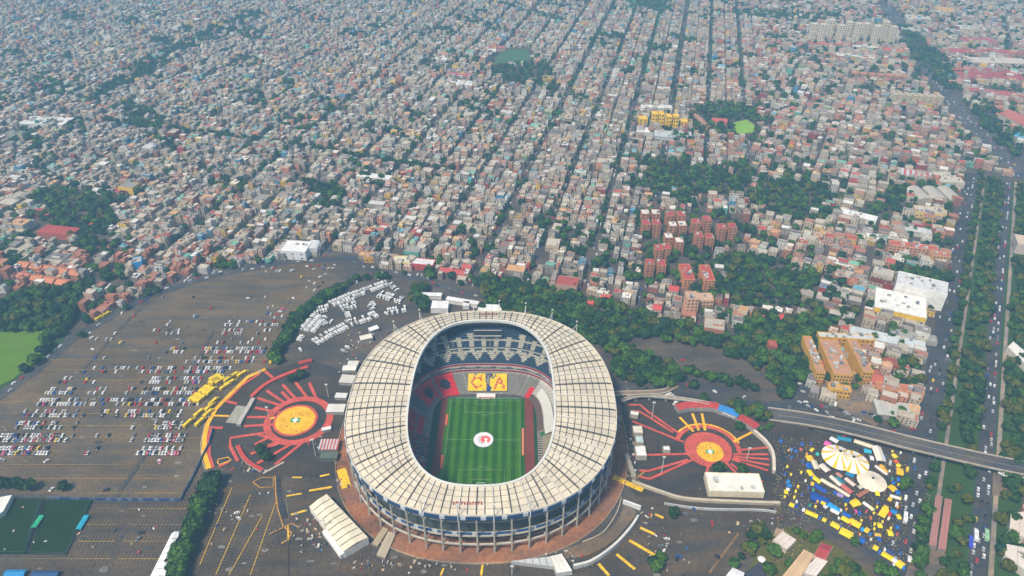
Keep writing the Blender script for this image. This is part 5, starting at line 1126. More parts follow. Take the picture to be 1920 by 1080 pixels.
for pts, lb in (([(0, 936), (80, 937), (46, 1040), (-40, 1040)], 'left'), ([(84, 938), (174, 939), (124, 1042), (50, 1040)], 'right')):
    a = Acc(); g_ = GP(pts)
    for (x, y, az) in sub(g_ + [g_[0]], 5): n2 = (x + math.sin(az) * 4.9, y + math.cos(az) * 4.9); a.bar((x, y, 0), (x, y, 4), .18, (.03,.07,.07)); a.bar((x, y, 4), (*n2, 4), .14, (.05, .14, .15)); a.wall([(x, y), n2], .06, 0, 1.4, (.02,.06,.06))
    tag(a.build('fence', M_OBJ), f'teal fence posts round the {lb} sports court', 'fence')
def gable_tent(name, label, cat, p0, p1, wd, h, col, group=None, eave=2.4, legs=True):
    a0, a1 = G(*p0), G(*p1); L = math.hypot(a1[0] - a0[0], a1[1] - a0[1]); ang = math.atan2(a1[1] - a0[1], a1[0] - a0[0]); root = empty(name, ((a0[0] + a1[0]) / 2, (a0[1] + a1[1]) / 2, 0), ang); tag(root, label, cat, group)
    a = Acc(); l, w_ = L / 2, wd / 2
    a.quad((-l, -w_, eave), (l, -w_, eave), (l, 0, h), (-l, 0, h), col); a.quad((l, w_, eave), (-l, w_, eave), (-l, 0, h), (l, 0, h), col)
    a.poly([(-l, -w_, eave), (-l, 0, h), (-l, w_, eave)], col); a.poly([(l, -w_, eave), (l, w_, eave), (l, 0, h)], col)
    for sy_ in (-w_, w_): a.quad((-l, sy_, eave - .35), (l, sy_, eave - .35), (l, sy_, eave), (-l, sy_, eave), tuple(q * .9 for q in col))
    a.build('canopy', M_OBJ, root)
    if legs:
        for sx in (-1, 1):
            for sy in (-1, 1): q = Acc(); q.bar((sx * (l - .1), sy * (w_ - .1), 0), (sx * (l - .1), sy * (w_ - .1), eave), .09, (.5, .5, .5)); q.build('leg', M_OBJ, root)
        q = Acc(); q.box(0, -w_ * .4, 0, L * .7, .8, .9, 0, (.25, .2, .16), (.4, .35, .28)); q.build('counter', M_OBJ, root)
    return root
gable_tent('court_shelter', 'green roofed players shelter on the sports courts', 'shelter', (64, 993), (80, 970), 4, 3.2, (.03, .40, .20)); gable_tent('court_shelter', 'cyan roofed players shelter beside the right court', 'shelter', (148, 996), (164, 970), 4.2, 3.2, (.02, .35, .50))
for k, (p0, p1) in enumerate([((12, 1078), (50, 1078)), ((62, 1080), (112, 1080))]): gable_tent('shelter', ('blue roofed shelter at the bottom left corner', 'dark blue roofed shelter right of the corner one')[k], 'shelter', p0, p1, 6, 4, ((.02, .22, .48), (.02, .07, .18))[k])
# ---------------------------------------------------------------- bridges
def bridge(label, pts, wd, col, par, zs, piers=True, name='overpass'):
    root = empty(name, (0, 0, 0)); tag(root, label, 'bridge')
    P = [G(x, y, z) for (x, y), z in zip(pts, zs)]; D = []
    n = 6; pp_ = arcpts(P, n); zz_ = [q[0] for q in arcpts([(z, 0) for z in zs], n)]
    L = []; Rr = []
    for i in range(len(pp_)):
        a, b = pp_[max(i - 1, 0)], pp_[min(i + 1, len(pp_) - 1)]; dx, dy = b[0] - a[0], b[1] - a[1]; l = math.hypot(dx, dy); L.append((pp_[i][0] - dy / l * wd / 2, pp_[i][1] + dx / l * wd / 2)); Rr.append((pp_[i][0] + dy / l * wd / 2, pp_[i][1] - dx / l * wd / 2))
    a = Acc()
    for i in range(len(pp_) - 1):
        z0_, z1_ = zz_[i], zz_[i + 1]
        a.quad((*Rr[i], z0_), (*Rr[i + 1], z1_), (*L[i + 1], z1_), (*L[i], z0_), col); a.quad((*L[i], z0_ - 1.4), (*L[i + 1], z1_ - 1.4), (*Rr[i + 1], z1_ - 1.4), (*Rr[i], z0_ - 1.4), (.2, .2, .2))
        for s_ in (L, Rr): a.quad((*s_[i], z0_ - 1.4), (*s_[i + 1], z1_ - 1.4), (*s_[i + 1], z1_), (*s_[i], z0_), (.3, .28, .25))
    a.build('deck', M_GRD, root)
    for s_ in (L, Rr):
        a = Acc()
        for i in range(len(s_) - 1): a.bar((*s_[i], zz_[i] + .5), (*s_[i + 1], zz_[i + 1] + .5), 1.0, par)
        a.build('parapet', M_BLD, root)
    m = Acc()
    for i in range(len(pp_) - 1):
        m.bar((*lerp(L[i], Rr[i], .5), zz_[i] + .02), (*lerp(L[i + 1], Rr[i + 1], .5), zz_[i + 1] + .02), .35, (.24, .22, .19))
    m.build('lane_line', M_LINE, root)
    if piers:
        for i in range(2, len(pp_) - 1, 3):
            if zz_[i] > 3.5: q = Acc(); q.bar((*pp_[i], 0), (*pp_[i], zz_[i] - 1.4), 2.2, (.3, .28, .26)); q.build('pier', M_BLD, root)
    return root
bridge('grey road overpass with pale parapets crossing the railway and both avenues', [(1440, 776), (1500, 784), (1560, 795), (1630, 811), (1700, 829), (1780, 848), (1860, 866), (1960, 886)], 16.5, (.085, .083, .085), (.42, .36, .28), [.6, 2.5, 5, 7, 7.5, 7.5, 7.5, 7.5])
bridge('narrow brown footbridge from the stadium flank to the east road', [(1150, 738), (1200, 737), (1245, 734), (1262, 724)], 5, (.20, .15, .10), (.42, .36, .28), [6, 6, 4.5, 2.5], name='footbridge')
bridge('white footbridge at the right edge just below the overpass', [(1872, 884), (1895, 893), (1940, 894)], 4, (.5, .5, .48), (.62, .62, .60), [5, 5, 5], name='footbridge')
bridge('curved pale footbridge above the right plaza', [(1165, 752), (1200, 742), (1260, 746), (1330, 757), (1370, 770)], 3.2, (.3, .27, .22), (.42, .38, .32), [5, 5, 4.5, 4, 2.5], name='footbridge')
# ---------------------------------------------------------------- vehicles
def car_data(nm, col, L=4.4, W=1.9, H=1.45, van=False):
    a = Acc(); hb = .85 if not van else H * .98
    prof = [(-L / 2, .3), (-L / 2, .75), (-L / 2 * .9, .9), (L * .27, .9), (L / 2 * .93, .78), (L / 2, .6), (L / 2, .3)] if not van else [(-L / 2, .35), (-L / 2, H * .97), (L * .30, H * .97), (L / 2 * .80, H * .62), (L / 2, H * .5), (L / 2, .35)]
    n = len(prof)
    for (x0, z0_), (x1, z1_) in zip(prof, prof[1:]): a.quad((x0, -W / 2, z0_), (x0, W / 2, z0_), (x1, W / 2, z1_), (x1, -W / 2, z1_), col)
    for sy in (-W / 2, W / 2): a.poly([(x, sy, z) for x, z in prof], col)
    if not van:
        g = [(-L * .40, .9), (-L * .30, H), (L * .08, H), (L * .24, .9)]; w2 = W / 2 * .84
        for k, ((x0, z0_), (x1, z1_)) in enumerate(zip(g, g[1:])): a.quad((x0, -w2 * (1.08 if z0_ < 1 else .9), z0_), (x0, w2 * (1.08 if z0_ < 1 else .9), z0_), (x1, w2 * (1.08 if z1_ < 1 else .9), z1_), (x1, -w2 * (1.08 if z1_ < 1 else .9), z1_), col if k == 1 else (.02, .025, .03))
        for s_ in (-1, 1): a.quad(*[(x, s_ * w2 * (1.08 if z < 1 else .9), z) for x, z in g], (.02, .025, .03))
    else:
        a.quad((L * .31, -W / 2 * .9, H * .95), (L * .31, W / 2 * .9, H * .95), (L / 2 * .815, W / 2 * .9, H * .65), (L / 2 * .815, -W / 2 * .9, H * .65), (.02, .025, .03))
        for s_ in (-1, 1): a.box(0, s_ * W / 2, H * .55, L * .6, .04, H * .28, 0, (.03, .035, .045))
        a.box(-L * .1, 0, H * .97, L * .3, W * .5, .12, 0, tuple(q * .8 for q in col))
    for sx in (-L * .31, L * .31):
        for sy in (-1, 1): a.box(sx, sy * (W / 2 - .08), 0, .62, .24, .62, 0, (.015, .015, .015))
    return a.data(nm, M_PAINT)
CARC = [('white', (.70, .70, .70), 26), ('silver', (.42, .43, .45), 20), ('grey', (.16, .165, .18), 12), ('black', (.02, .02, .024), 14), ('red', (.42, .02, .03), 10), ('blue', (.02, .08, .30), 7), ('pale beige', (.50, .46, .36), 5), ('yellow', (.75, .50, .02), 2), ('pink and white', (.62, .08, .26), 1.5)]
CW = np.array([c[2] for c in CARC], float); CW /= CW.sum()
CAR_ME = [car_data('car_body', c[1]) for c in CARC]; VAN_ME = {c: car_data('van_body', col, 6.2, 2.2, 2.6, True) for c, col in (('white', (.74, .74, .72)), ('silver', (.5, .5, .5)), ('yellow', (.80, .56, .01)))}
BUS_ME = {c: car_data('bus_body', col, L, 2.6, 3.1, True) for c, col, L in (('yellow', (.80, .56, .01), 11.5), ('white', (.74, .74, .72), 11.5), ('green', (.3, .5, .3), 11.5), ('blue', (.06, .08, .5), 11.5))}
CARS = []        # x, y, heading, colour index, place
def put_car(x, y, a, ci, place): CARS.append((x, y, a, ci, place))
rowsy = [417.0 + k * 15.72 for k in range(0, 14)]
SEG = [(613, [(420, 525, .45)]), (625, [(315, 340, .3), (420, 520, .4)]), (643, [(410, 500, .32)]), (657, [(310, 345, .3), (375, 500, .62)]), (678, [(365, 400, .7), (410, 480, .6)]), (692, [(160, 230, .25), (265, 345, .6), (350, 430, .7)]), (713, [(110, 135, .6), (163, 168, 1), (280, 330, .65), (340, 385, .8)]),
       (733, [(90, 140, .75), (165, 200, .45), (235, 260, .5), (270, 320, .75), (325, 372, .8)]), (753, [(75, 165, .7), (175, 230, .55), (235, 378, .72)]), (772, [(45, 105, .7), (110, 160, .35), (190, 225, .7), (240, 300, .65), (305, 350, .45)]), (793, [(30, 110, .75), (142, 146, 1), (290, 350, .7)]), (815, [(2, 120, .8), (278, 350, .8)]),
       (843, [(0, 95, .75), (268, 338, .78)]), (856, [(262, 275, .3), (300, 332, .3)])]
def nearest_row(py): y = G(0, py)[1]; return 417 + 15.72 * round((y - 417) / 15.72)
for py, segs in SEG:
    Y = nearest_row(py)
    for x0, x1, dn in segs:
        a0 = G(x0, topx(0, Y)[1])[0]; a1 = G(x1, topx(0, Y)[1])[0]
        for side in (-1, 1):
            x = a0
            while x < a1:
                if rng.random() < dn: put_car(x, Y + side * 2.9, R(90) + rng.uniform(-.04, .04) + (math.pi if rng.random() < .5 else 0), int(rng.choice(9, p=CW)), 'in the big left lot')
                x += 2.75
for px, py, ci in [(445, 963, 0), (448, 973, 0), (266, 1000, 3), (260, 1012, 2), (200, 920, 3), (98, 919, 0), (300, 866, 0), (88, 866, 0), (5, 863, 1), (465, 560, 0), (468, 558, 3), (335, 625, 0), (172, 634, 0), (182, 636, 1), (174, 656, 0), (163, 712, 7), (1196, 706, 0), (1280, 676, 4), (1240, 1025, 2), (1250, 1012, 0), (1272, 1045, 5), (1268, 1052, 3), (1335, 983, 4), (1300, 955, 5), (1285, 965, 2), (1448, 957, 3), (1486, 975, 2), (1345, 1045, 3),
                   (1500, 720, 0), (1505, 735, 1), (1490, 700, 0), (1530, 770, 0), (1550, 775, 1), (1560, 784, 0), (1540, 762, 4), (1585, 775, 1), (1600, 790, 0), (1590, 760, 2), (1480, 765, 2), (1520, 805, 3), (1585, 818, 4), (1660, 830, 0), (1750, 845, 2), (1860, 868, 0), (1395, 745, 1), (1340, 735, 0), (1290, 722, 4), (1240, 742, 0), (1255, 748, 0), (1600, 800, 1)]:
    put_car(*G(px, py), rng.uniform(0, 6.28), ci, 'on the open asphalt')
for _ in range(150):
    px, py = rng.uniform(60, 560), rng.uniform(560, 860); Y = nearest_row(py); x = G(px, topx(0, Y)[1])[0]
    if inpoly(x, Y, LOT) and px > 60 + (860 - py) * .3: put_car(x, Y + rng.choice((-2.9, 2.9)), R(90) + rng.uniform(-.05, .05), int(rng.choice(9, p=CW)), 'in the big left lot')
for _ in range(26):
    px, py = rng.uniform(1505, 1640), rng.uniform(752, 800)
    if 0 < py - (762 + (px - 1500) * .26) + 22 < 22: put_car(*G(px, py), rng.uniform(-.4, .1), int(rng.choice(9, p=CW)), 'below the yellow blocks')
def cars_on(pl, off, gap, dn, place, two=0):
    for x, y, az in sub(pl, gap):
        if rng.random() < dn:
            o = off + rng.choice((-1, 1)) * two; put_car(x + math.cos(az) * o + rng.uniform(-.5, .5), y - math.sin(az) * o, math.pi / 2 - az, int(rng.choice(9, p=CW)), place)
cars_on(AVL, 4.5, 7, .42, 'on the left avenue', 2); cars_on(AVL, -4.5, 7, .42, 'on the left avenue', 2); cars_on(AVR, 3, 7, .50, 'on the right avenue', 0); cars_on(AVR, -2.5, 7, .55, 'on the right avenue', 1.5)
cars_on(PERIM, 3, 8, .22, 'on the perimeter road'); cars_on(PERIM, -3, 8, .30, 'on the perimeter road'); cars_on(NROAD, 2, 8, .4, 'on the road behind the stadium'); cars_on(EROAD, 4, 8, .3, 'on the east road', 3); cars_on(EROAD3, -3, 8, .45, 'on the east road', 2); cars_on(LOWR, 3, 9, .12, 'on the lower road')
cars_on(AVU, 6, 7, .5, 'on the far highway', 3); cars_on(AVU, -6, 7, .5, 'on the far highway', 3)
# north edge of the lot
for px in range(395, 640, 6):
    if rng.random() < .5: put_car(*G(px + rng.uniform(-2, 2), 497 + (6 if rng.random() < .4 else 0) + (640 - px) * .05), rng.uniform(0, 3), int(rng.choice(9, p=CW)), 'at the far end of the big lot')
for px, py in [(580, 528), (590, 532), (600, 520), (610, 515), (575, 540), (590, 545), (565, 520), (605, 530), (598, 538), (520, 590), (515, 597), (508, 590), (530, 580), (525, 585), (512, 575), (540, 568), (550, 560)]: put_car(*G(px, py), rng.uniform(0, 3), int(rng.choice(9, p=CW)), 'beside the hedge of the big lot')
VANS = []
def vans_on(pts, dn, rows, place, gap=3.0, kindc='white'):
    for x, y, az in sub(GP(pts), gap):
        for r_ in rows:
            if rng.random() < dn: VANS.append((x + math.cos(az) * r_ + rng.uniform(-.6, .6), y - math.sin(az) * r_, -az + (0 if rng.random() < .9 else .5) + rng.uniform(-.1, .1), 'white' if rng.random() < .86 else 'silver', place))
vans_on([(578, 622), (603, 592)], .85, (-8, -1, 6), 'in the densest corner of the coach lot'); vans_on([(590, 586), (622, 578)], .8, (-4, 3), 'in the upper rows of the coach lot'); vans_on([(626, 574), (660, 560), (732, 534)], .85, (-7, 0), 'in the long upper row of the coach lot'); vans_on([(640, 578), (672, 568)], .7, (-7, 0, 7), 'in the long upper row of the coach lot')
vans_on([(595, 645), (625, 628), (655, 613)], .9, (-6, 1), 'in the lower rows of the coach lot'); vans_on([(655, 612), (690, 602), (712, 592)], .8, (-7, 0), 'in the lower rows of the coach lot'); vans_on([(725, 590), (765, 583)], .7, (-6, 0), 'at the right end of the coach lot')
vans_on([(712, 555), (755, 568)], .75, (-5, 2), 'at the right end of the coach lot'); vans_on([(732, 535), (748, 548)], .7, (0,), 'at the right end of the coach lot'); vans_on([(650, 586), (656, 606)], .7, (0,), 'in the middle of the coach lot'); vans_on([(612, 602), (622, 612)], .8, (-3, 4), 'in the middle of the coach lot'); vans_on([(697, 570), (706, 582)], .6, (0, 4), 'in the middle of the coach lot')
vans_on([(562, 640), (572, 625)], .5, (0,), 'beside the hedge of the coach lot'); vans_on([(645, 660), (656, 650)], .6, (0,), 'on the ramp below the coach lot'); vans_on([(558, 660), (612, 640)], .25, (0, 6), 'in the lower rows of the coach lot')
vans_on([(655, 532), (735, 521)], .5, (0,), 'behind the coach lot', 4); vans_on([(560, 596), (566, 594)], 1, (0,), 'beside the hedge of the coach lot')
vans_on([(1253, 742), (1276, 758)], .6, (0, 4), 'beside the red gate roof'); 
for px, py, c in [(1668, 870, 'silver'), (1700, 882, 'yellow'), (1697, 935, 'white'), (1680, 948, 'white'), (1698, 975, 'white'), (1713, 865, 'silver'), (1566, 760, 'white')]: VANS.append((*G(px, py), R(60), c, 'on the lower left avenue'))
BUSES = []
def bus_block(px, py, cols, rows, place, ang=R(66), gap=3.1):
    cx, cy = G(px, py); d = (math.cos(ang), math.sin(ang)); n = (d[1], -d[0])
    for c_ in range(cols):
        for r_ in range(rows): a_, b_ = (c_ - (cols - 1) / 2) * gap, (r_ - (rows - 1) / 2) * 12.4 + (c_ % 2) * .8; BUSES.append((cx + n[0] * a_ + d[0] * b_, cy + n[1] * a_ + d[1] * b_, ang, 'yellow', place))
bus_block(409, 713, 4, 1, 'in the upper yellow bus block', R(52)); bus_block(404, 717, 2, 1, 'in the upper yellow bus block', R(52)); bus_block(381, 741, 4, 2, 'in the lower yellow bus block', R(64), 3.0)
for px, py in [(431, 712), (440, 706), (456, 703), (424, 727), (433, 720), (375, 776), (395, 765), (402, 755), (355, 795), (377, 793), (392, 777)]: BUSES.append((*G(px, py), R(52 if px > 410 else 64) + rng.uniform(-.06, .06), 'yellow', 'in the yellow rows beside the plaza arc'))
for px, py, c in [(1696, 972, 'white'), (1828, 1005, 'white'), (1848, 1005, 'green'), (1818, 1018, 'blue'), (515, 677, 'yellow'), (190, 597, 'yellow'), (200, 592, 'yellow')]: BUSES.append((*G(px, py), R(62), c, 'on the lower right avenue' if px > 1500 else 'on the left side road'))
def emit(L, mk_me, kind, cat, group, far_name, solo=300):
    L = [q for q in L if inframe(q[0], q[1], 4)]
    L.sort(key=lambda q: q[1] * math.cos(TH)); U = Uniq(); far_ = Acc()
    for k, q in enumerate(L):
        nm, me = mk_me(q)
        if k < solo:
            o = link(bpy.data.objects.new(kind, me)); z = .55
            o.location = (q[0], q[1], z); o.rotation_euler = (0, 0, q[2]); k_s = .94 if kind == 'minibus' else 1.1; o.scale = (k_s, k_s, k_s); U.add(o, f"{nm} {cat} {q[4]}", q[0], q[1])
        else: far_rows.append(q)
    U.done(cat, group)
ov = lambda x, y: 0
far_rows = []
emit(CARS, lambda q: (CARC[q[3]][0], CAR_ME[q[3]]), 'car', 'car', 'cars round the stadium', 'far_cars')
emit(VANS, lambda q: (q[3], VAN_ME[q[3]]), 'minibus', 'minibus', 'white minibuses and vans', 'x'); emit(BUSES, lambda q: (q[3], BUS_ME[q[3]]), 'bus', 'bus', 'buses', 'x')
# the rest of the traffic and the parked cars of the city
fc = Acc(); rows_ = []
def far_car(x, y, a, ci):
    c = CARC[ci][1]; rows_.append([x, y, .35, 4.4, 1.85, .75, a, *c, *c]); rows_.append([x - .2 * math.cos(a), y - .2 * math.sin(a), 1.1, 2.3, 1.6, .5, a, .04, .045, .05, *c])
for q in far_rows: far_car(q[0], q[1], q[2], q[3] if isinstance(q[3], int) else 0)
for k in range(-40, 45):
    for side in (-2.6, 2.6):
        for v in np.arange(500, 3000, 6.5):
            if rng.random() < .34:
                u = -12 + 67 * k + side; x, y = u * UN[0] + v * UD[0], u * UN[1] + v * UD[1]
                if y < 1500 and inframe(x, y) and x < 330 + (y - 900) * .30 and not blocked(x, y): far_car(x, y, math.pi / 2 - A0, int(rng.choice(9, p=CW)))
fc.boxes(rows_); tag(fc.build('far_cars', M_PAINT), kind='stuff')
print('cars', len(CARS), 'vans', len(VANS), 'buses', len(BUSES))
# ---------------------------------------------------------------- fair and market
def big_top(name, label, cat, c, r_, h, cols, n=24, side=3.0, sx=1.0):
    root = empty(name, (*G(*c), 0)); tag(root, label, cat); a = Acc(); rad = [(1.0, side), (.72, side + (h - side) * .22), (.42, side + (h - side) * .52), (.10, h)]
    ph = [2 * math.pi * k / n for k in range(n + 1)]
    for k in range(n):
        col = cols[k % len(cols)]
        for (f0, z0_), (f1, z1_) in zip(rad, rad[1:]): a.quad((f0 * r_ * sx * math.cos(ph[k]), f0 * r_ * math.sin(ph[k]), z0_), (f0 * r_ * sx * math.cos(ph[k + 1]), f0 * r_ * math.sin(ph[k + 1]), z0_), (f1 * r_ * sx * math.cos(ph[k + 1]), f1 * r_ * math.sin(ph[k + 1]), z1_), (f1 * r_ * sx * math.cos(ph[k]), f1 * r_ * math.sin(ph[k]), z1_), col)
    a.build('canvas_roof', M_OBJ, root); a = Acc()
    for k in range(n):
        if k % 6 == 4: continue
        a.quad((r_ * sx * .97 * math.cos(ph[k]), r_ * .97 * math.sin(ph[k]), 0), (r_ * sx * .97 * math.cos(ph[k + 1]), r_ * .97 * math.sin(ph[k + 1]), 0), (r_ * sx * .97 * math.cos(ph[k + 1]), r_ * .97 * math.sin(ph[k + 1]), side), (r_ * sx * .97 * math.cos(ph[k]), r_ * .97 * math.sin(ph[k]), side), (.05, .07, .09))
    a.build('side_wall', M_OBJ, root)
    for s_ in (-.12, .12): q = Acc(); q.cyl(s_ * r_ * sx, 0, 0, h + 2.5, .25, (.5, .5, .5), 8); q.build('mast', M_OBJ, root)
    return root
WY = [(.80, .76, .70), (.80, .76, .70), (.78, .46, .02)]
big_top('circus_tent', 'big yellow and white striped circus tent, its left and taller half', 'circus tent', (1570, 862), 15, 11, WY, 27, sx=.92)
big_top('circus_tent', 'yellow and white striped circus tent, its right and lower half', 'circus tent', (1596, 870), 14, 9, WY, 27)
big_top('tent', 'cream ragged edged big tent right of the striped circus', 'tent', (1633, 906), 12, 6.5, [(.72, .64, .52), (.70, .60, .46)], 20, 2.5)
BLUE = (.012, .07, .34); SKY = (.02, .30, .62); YEL2 = (.80, .58, .01); ST_ = [  # px0,py0,px1,py1,width,colour,name
 (1519, 845, 1524, 848, 5, YEL2, 'yellow'), (1515, 858, 1520, 868, 6, (.78, .48, .01), 'deep yellow'), (1514, 872, 1518, 882, 5, (.01, .10, .42), 'blue'), (1515, 885, 1522, 896, 4.5, YEL2, 'yellow'), (1523, 897, 1538, 908, 4.5, YEL2, 'yellow'), (1519, 909, 1525, 911, 4, (.78, .5, .02), 'yellow'),
 (1527, 912, 1548, 926, 5, BLUE, 'blue'), (1518, 932, 1535, 937, 9, (.008, .06, .30), 'blue'), (1530, 937, 1553, 945, 8, (.008, .06, .32), 'blue'), (1552, 948, 1573, 962, 5.5, SKY, 'sky blue'), (1561, 926, 1567, 928, 4, (.01, .1, .4), 'blue'), (1568, 929, 1580, 934, 4, (.30, .22, .45), 'lilac'), (1582, 938, 1592, 944, 6, (.01, .05, .18), 'navy'), (1539, 944, 1547, 949, 4, YEL2, 'yellow'), (1544, 951, 1550, 956, 3.5, (.6, .58, .6), 'white'),
 (1556, 958, 1572, 966, 4, (.75, .72, .66), 'white'), (1578, 965, 1594, 972, 4, (.012, .1, .42), 'blue'), (1577, 973, 1592, 982, 5, YEL2, 'yellow'), (1592, 979, 1612, 990, 6.5, YEL2, 'yellow'), (1613, 994, 1619, 997, 4, SKY, 'sky blue'), (1620, 995, 1628, 1000, 5.5, (.78, .5, .02), 'deep yellow'), (1628, 1003, 1633, 1006, 3.5, (.02, .12, .36), 'blue'),
 (1479, 948, 1488, 952, 4.5, YEL2, 'yellow'), (1489, 952, 1495, 954, 4, (.012, .05, .34), 'blue'), (1503, 958, 1508, 960, 4, (.7, .68, .64), 'white'), (1509, 962, 1532, 972, 4.5, YEL2, 'yellow'), (1535, 973, 1538, 976, 3.5, (.03, .12, .4), 'blue'), (1541, 976, 1548, 980, 4, YEL2, 'yellow'), (1557, 984, 1573, 993, 5.5, YEL2, 'yellow'), (1574, 997, 1597, 1009, 7.5, YEL2, 'yellow'), (1610, 1014, 1620, 1019, 5.5, (.01, .10, .42), 'blue'),
 (1636, 1028, 1645, 1033, 5, YEL2, 'yellow'), (1646, 1036, 1650, 1038, 4, (.03, .12, .5), 'blue'), (1652, 1040, 1672, 1052, 5, YEL2, 'yellow'), (1672, 1052, 1680, 1057, 4.5, (.74, .72, .7), 'white'), (1680, 1057, 1692, 1066, 7, YEL2, 'yellow'), (1690, 1066, 1695, 1068, 5, (.01, .14, .5), 'blue'), (1661, 1034, 1674, 1042, 5, (.03, .05, .16), 'navy'), (1700, 1050, 1712, 1054, 6, (.7, .68, .66), 'white'),
 (1673, 855, 1680, 862, 4.5, YEL2, 'yellow'), (1677, 866, 1682, 872, 4, (.6, .10, .01), 'orange'), (1680, 874, 1687, 878, 4.5, YEL2, 'yellow'), (1679, 886, 1692, 889, 8, (.78, .46, .01), 'deep yellow'), (1680, 901, 1686, 903, 4.5, (.01, .14, .5), 'blue'), (1671, 907, 1677, 909, 4, (.01, .12, .42), 'blue'), (1667, 921, 1676, 917, 6.5, (.78, .5, .01), 'yellow'), (1677, 926, 1685, 926, 5, (.01, .12, .45), 'blue'), (1664, 937, 1671, 941, 5, (.76, .46, .02), 'deep yellow'),
 (1667, 932, 1686, 938, 3, (.7, .68, .64), 'white'), (1655, 954, 1664, 957, 5, (.78, .52, .01), 'yellow'), (1650, 972, 1660, 957, 5.5, YEL2, 'yellow'), (1664, 966, 1669, 968, 5, (.55, .02, .03), 'red'), (1669, 960, 1680, 965, 4.5, (.01, .18, .5), 'blue'), (1679, 972, 1687, 972, 5, YEL2, 'yellow'), (1663, 974, 1667, 976, 4, (.66, .6, .42), 'cream'), (1677, 991, 1684, 992, 4, (.01, .12, .45), 'blue'), (1643, 988, 1652, 989, 5, YEL2, 'yellow'), (1662, 1002, 1672, 1003, 6, YEL2, 'yellow'),
 (1638, 1005, 1650, 1007, 3.5, (.6, .38, .05), 'ochre'), (1642, 1013, 1650, 1014, 4.5, (.01, .08, .36), 'blue'), (1593, 949, 1609, 944, 6.5, (.78, .54, .01), 'yellow'), (1617, 945, 1630, 954, 3, (.8, .78, .76), 'white'), (1630, 954, 1637, 960, 3.5, (.76, .66, .3), 'cream'), (1639, 927, 1647, 928, 6, (.80, .66, .01), 'lemon yellow'), (1601, 962, 1605, 962, 3.5, (.6, .06, .25), 'pink'), (1607, 965, 1612, 965, 4, (.01, .1, .42), 'blue'), (1629, 973, 1633, 974, 3.5, (.6, .14, .04), 'orange'),
 (1474, 905, 1480, 907, 4, (.02, .22, .5), 'blue'), (1474, 913, 1483, 914, 4, (.02, .16, .5), 'blue'), (1473, 920, 1479, 921, 3, (.7, .7, .7), 'white'), (1469, 925, 1476, 926, 4.5, YEL2, 'yellow'), (1460, 829, 1466, 831, 4, (.01, .1, .4), 'blue'), (1480, 845, 1485, 847, 3, (.1, .2, .5), 'blue'), (1488, 848, 1494, 849, 3.5, (.02, .1, .4), 'blue'), (1498, 845, 1503, 846, 3, (.55, .1, .08), 'red'), (1500, 835, 1506, 836, 3.5, (.01, .1, .42), 'blue'), (1477, 846, 1480, 848, 3, (.6, .3, .04), 'orange'), (1517, 834, 1522, 836, 3, (.03, .05, .3), 'navy')]
r7 = np.random.default_rng(77)
for _ in range(400):
    px, py = r7.uniform(1470, 1690), r7.uniform(835, 1050)
    if len(ST_) > 148: break
    if (1530 < px < 1665 and 825 < py < 940) or py > 940 + (px - 1480) * .56 or py < 828 + (px - 1500) * .12 or any(abs((q[0] + q[2]) / 2 - px) < 9 and abs((q[1] + q[3]) / 2 - py) < 7 for q in ST_): continue
    c_, n_ = [(YEL2, 'yellow'), ((.012, .09, .40), 'blue'), ((.66, .64, .6), 'white'), ((.55, .05, .05), 'red'), ((.03, .3, .22), 'green'), ((.66, .3, .04), 'orange')][int(r7.choice(6, p=(.34, .28, .16, .08, .06, .08)))]
    ST_.append((px - 1.8, py - .6, px + 1.8, py + .6, r7.uniform(2.4, 3.6), c_, n_))
us = Uniq()
for x0, y0_, x1, y1_, wd, col, nm in ST_:
    o = gable_tent('market_stall', None, None, (x0, y0_), (x1, y1_), wd, 3.2, col); L_ = 'long ' if abs(x1 - x0) > 13 else ('small ' if abs(x1 - x0) < 6.5 else '')
    pl_c = 'near the avenue' if x0 > 1636 else ('along the lower road' if y0_ > 947 + (x0 - 1479) * .52 else ('left of the circus' if x0 < 1524 and y0_ < 912 else ('by the right plaza' if x0 < 1512 else 'in the middle of the market')))
    us.add(o, f"{L_}{nm} market canopy {pl_c}", *G(x0, y0_))
us.done('market stall', 'market canopies round the fair')
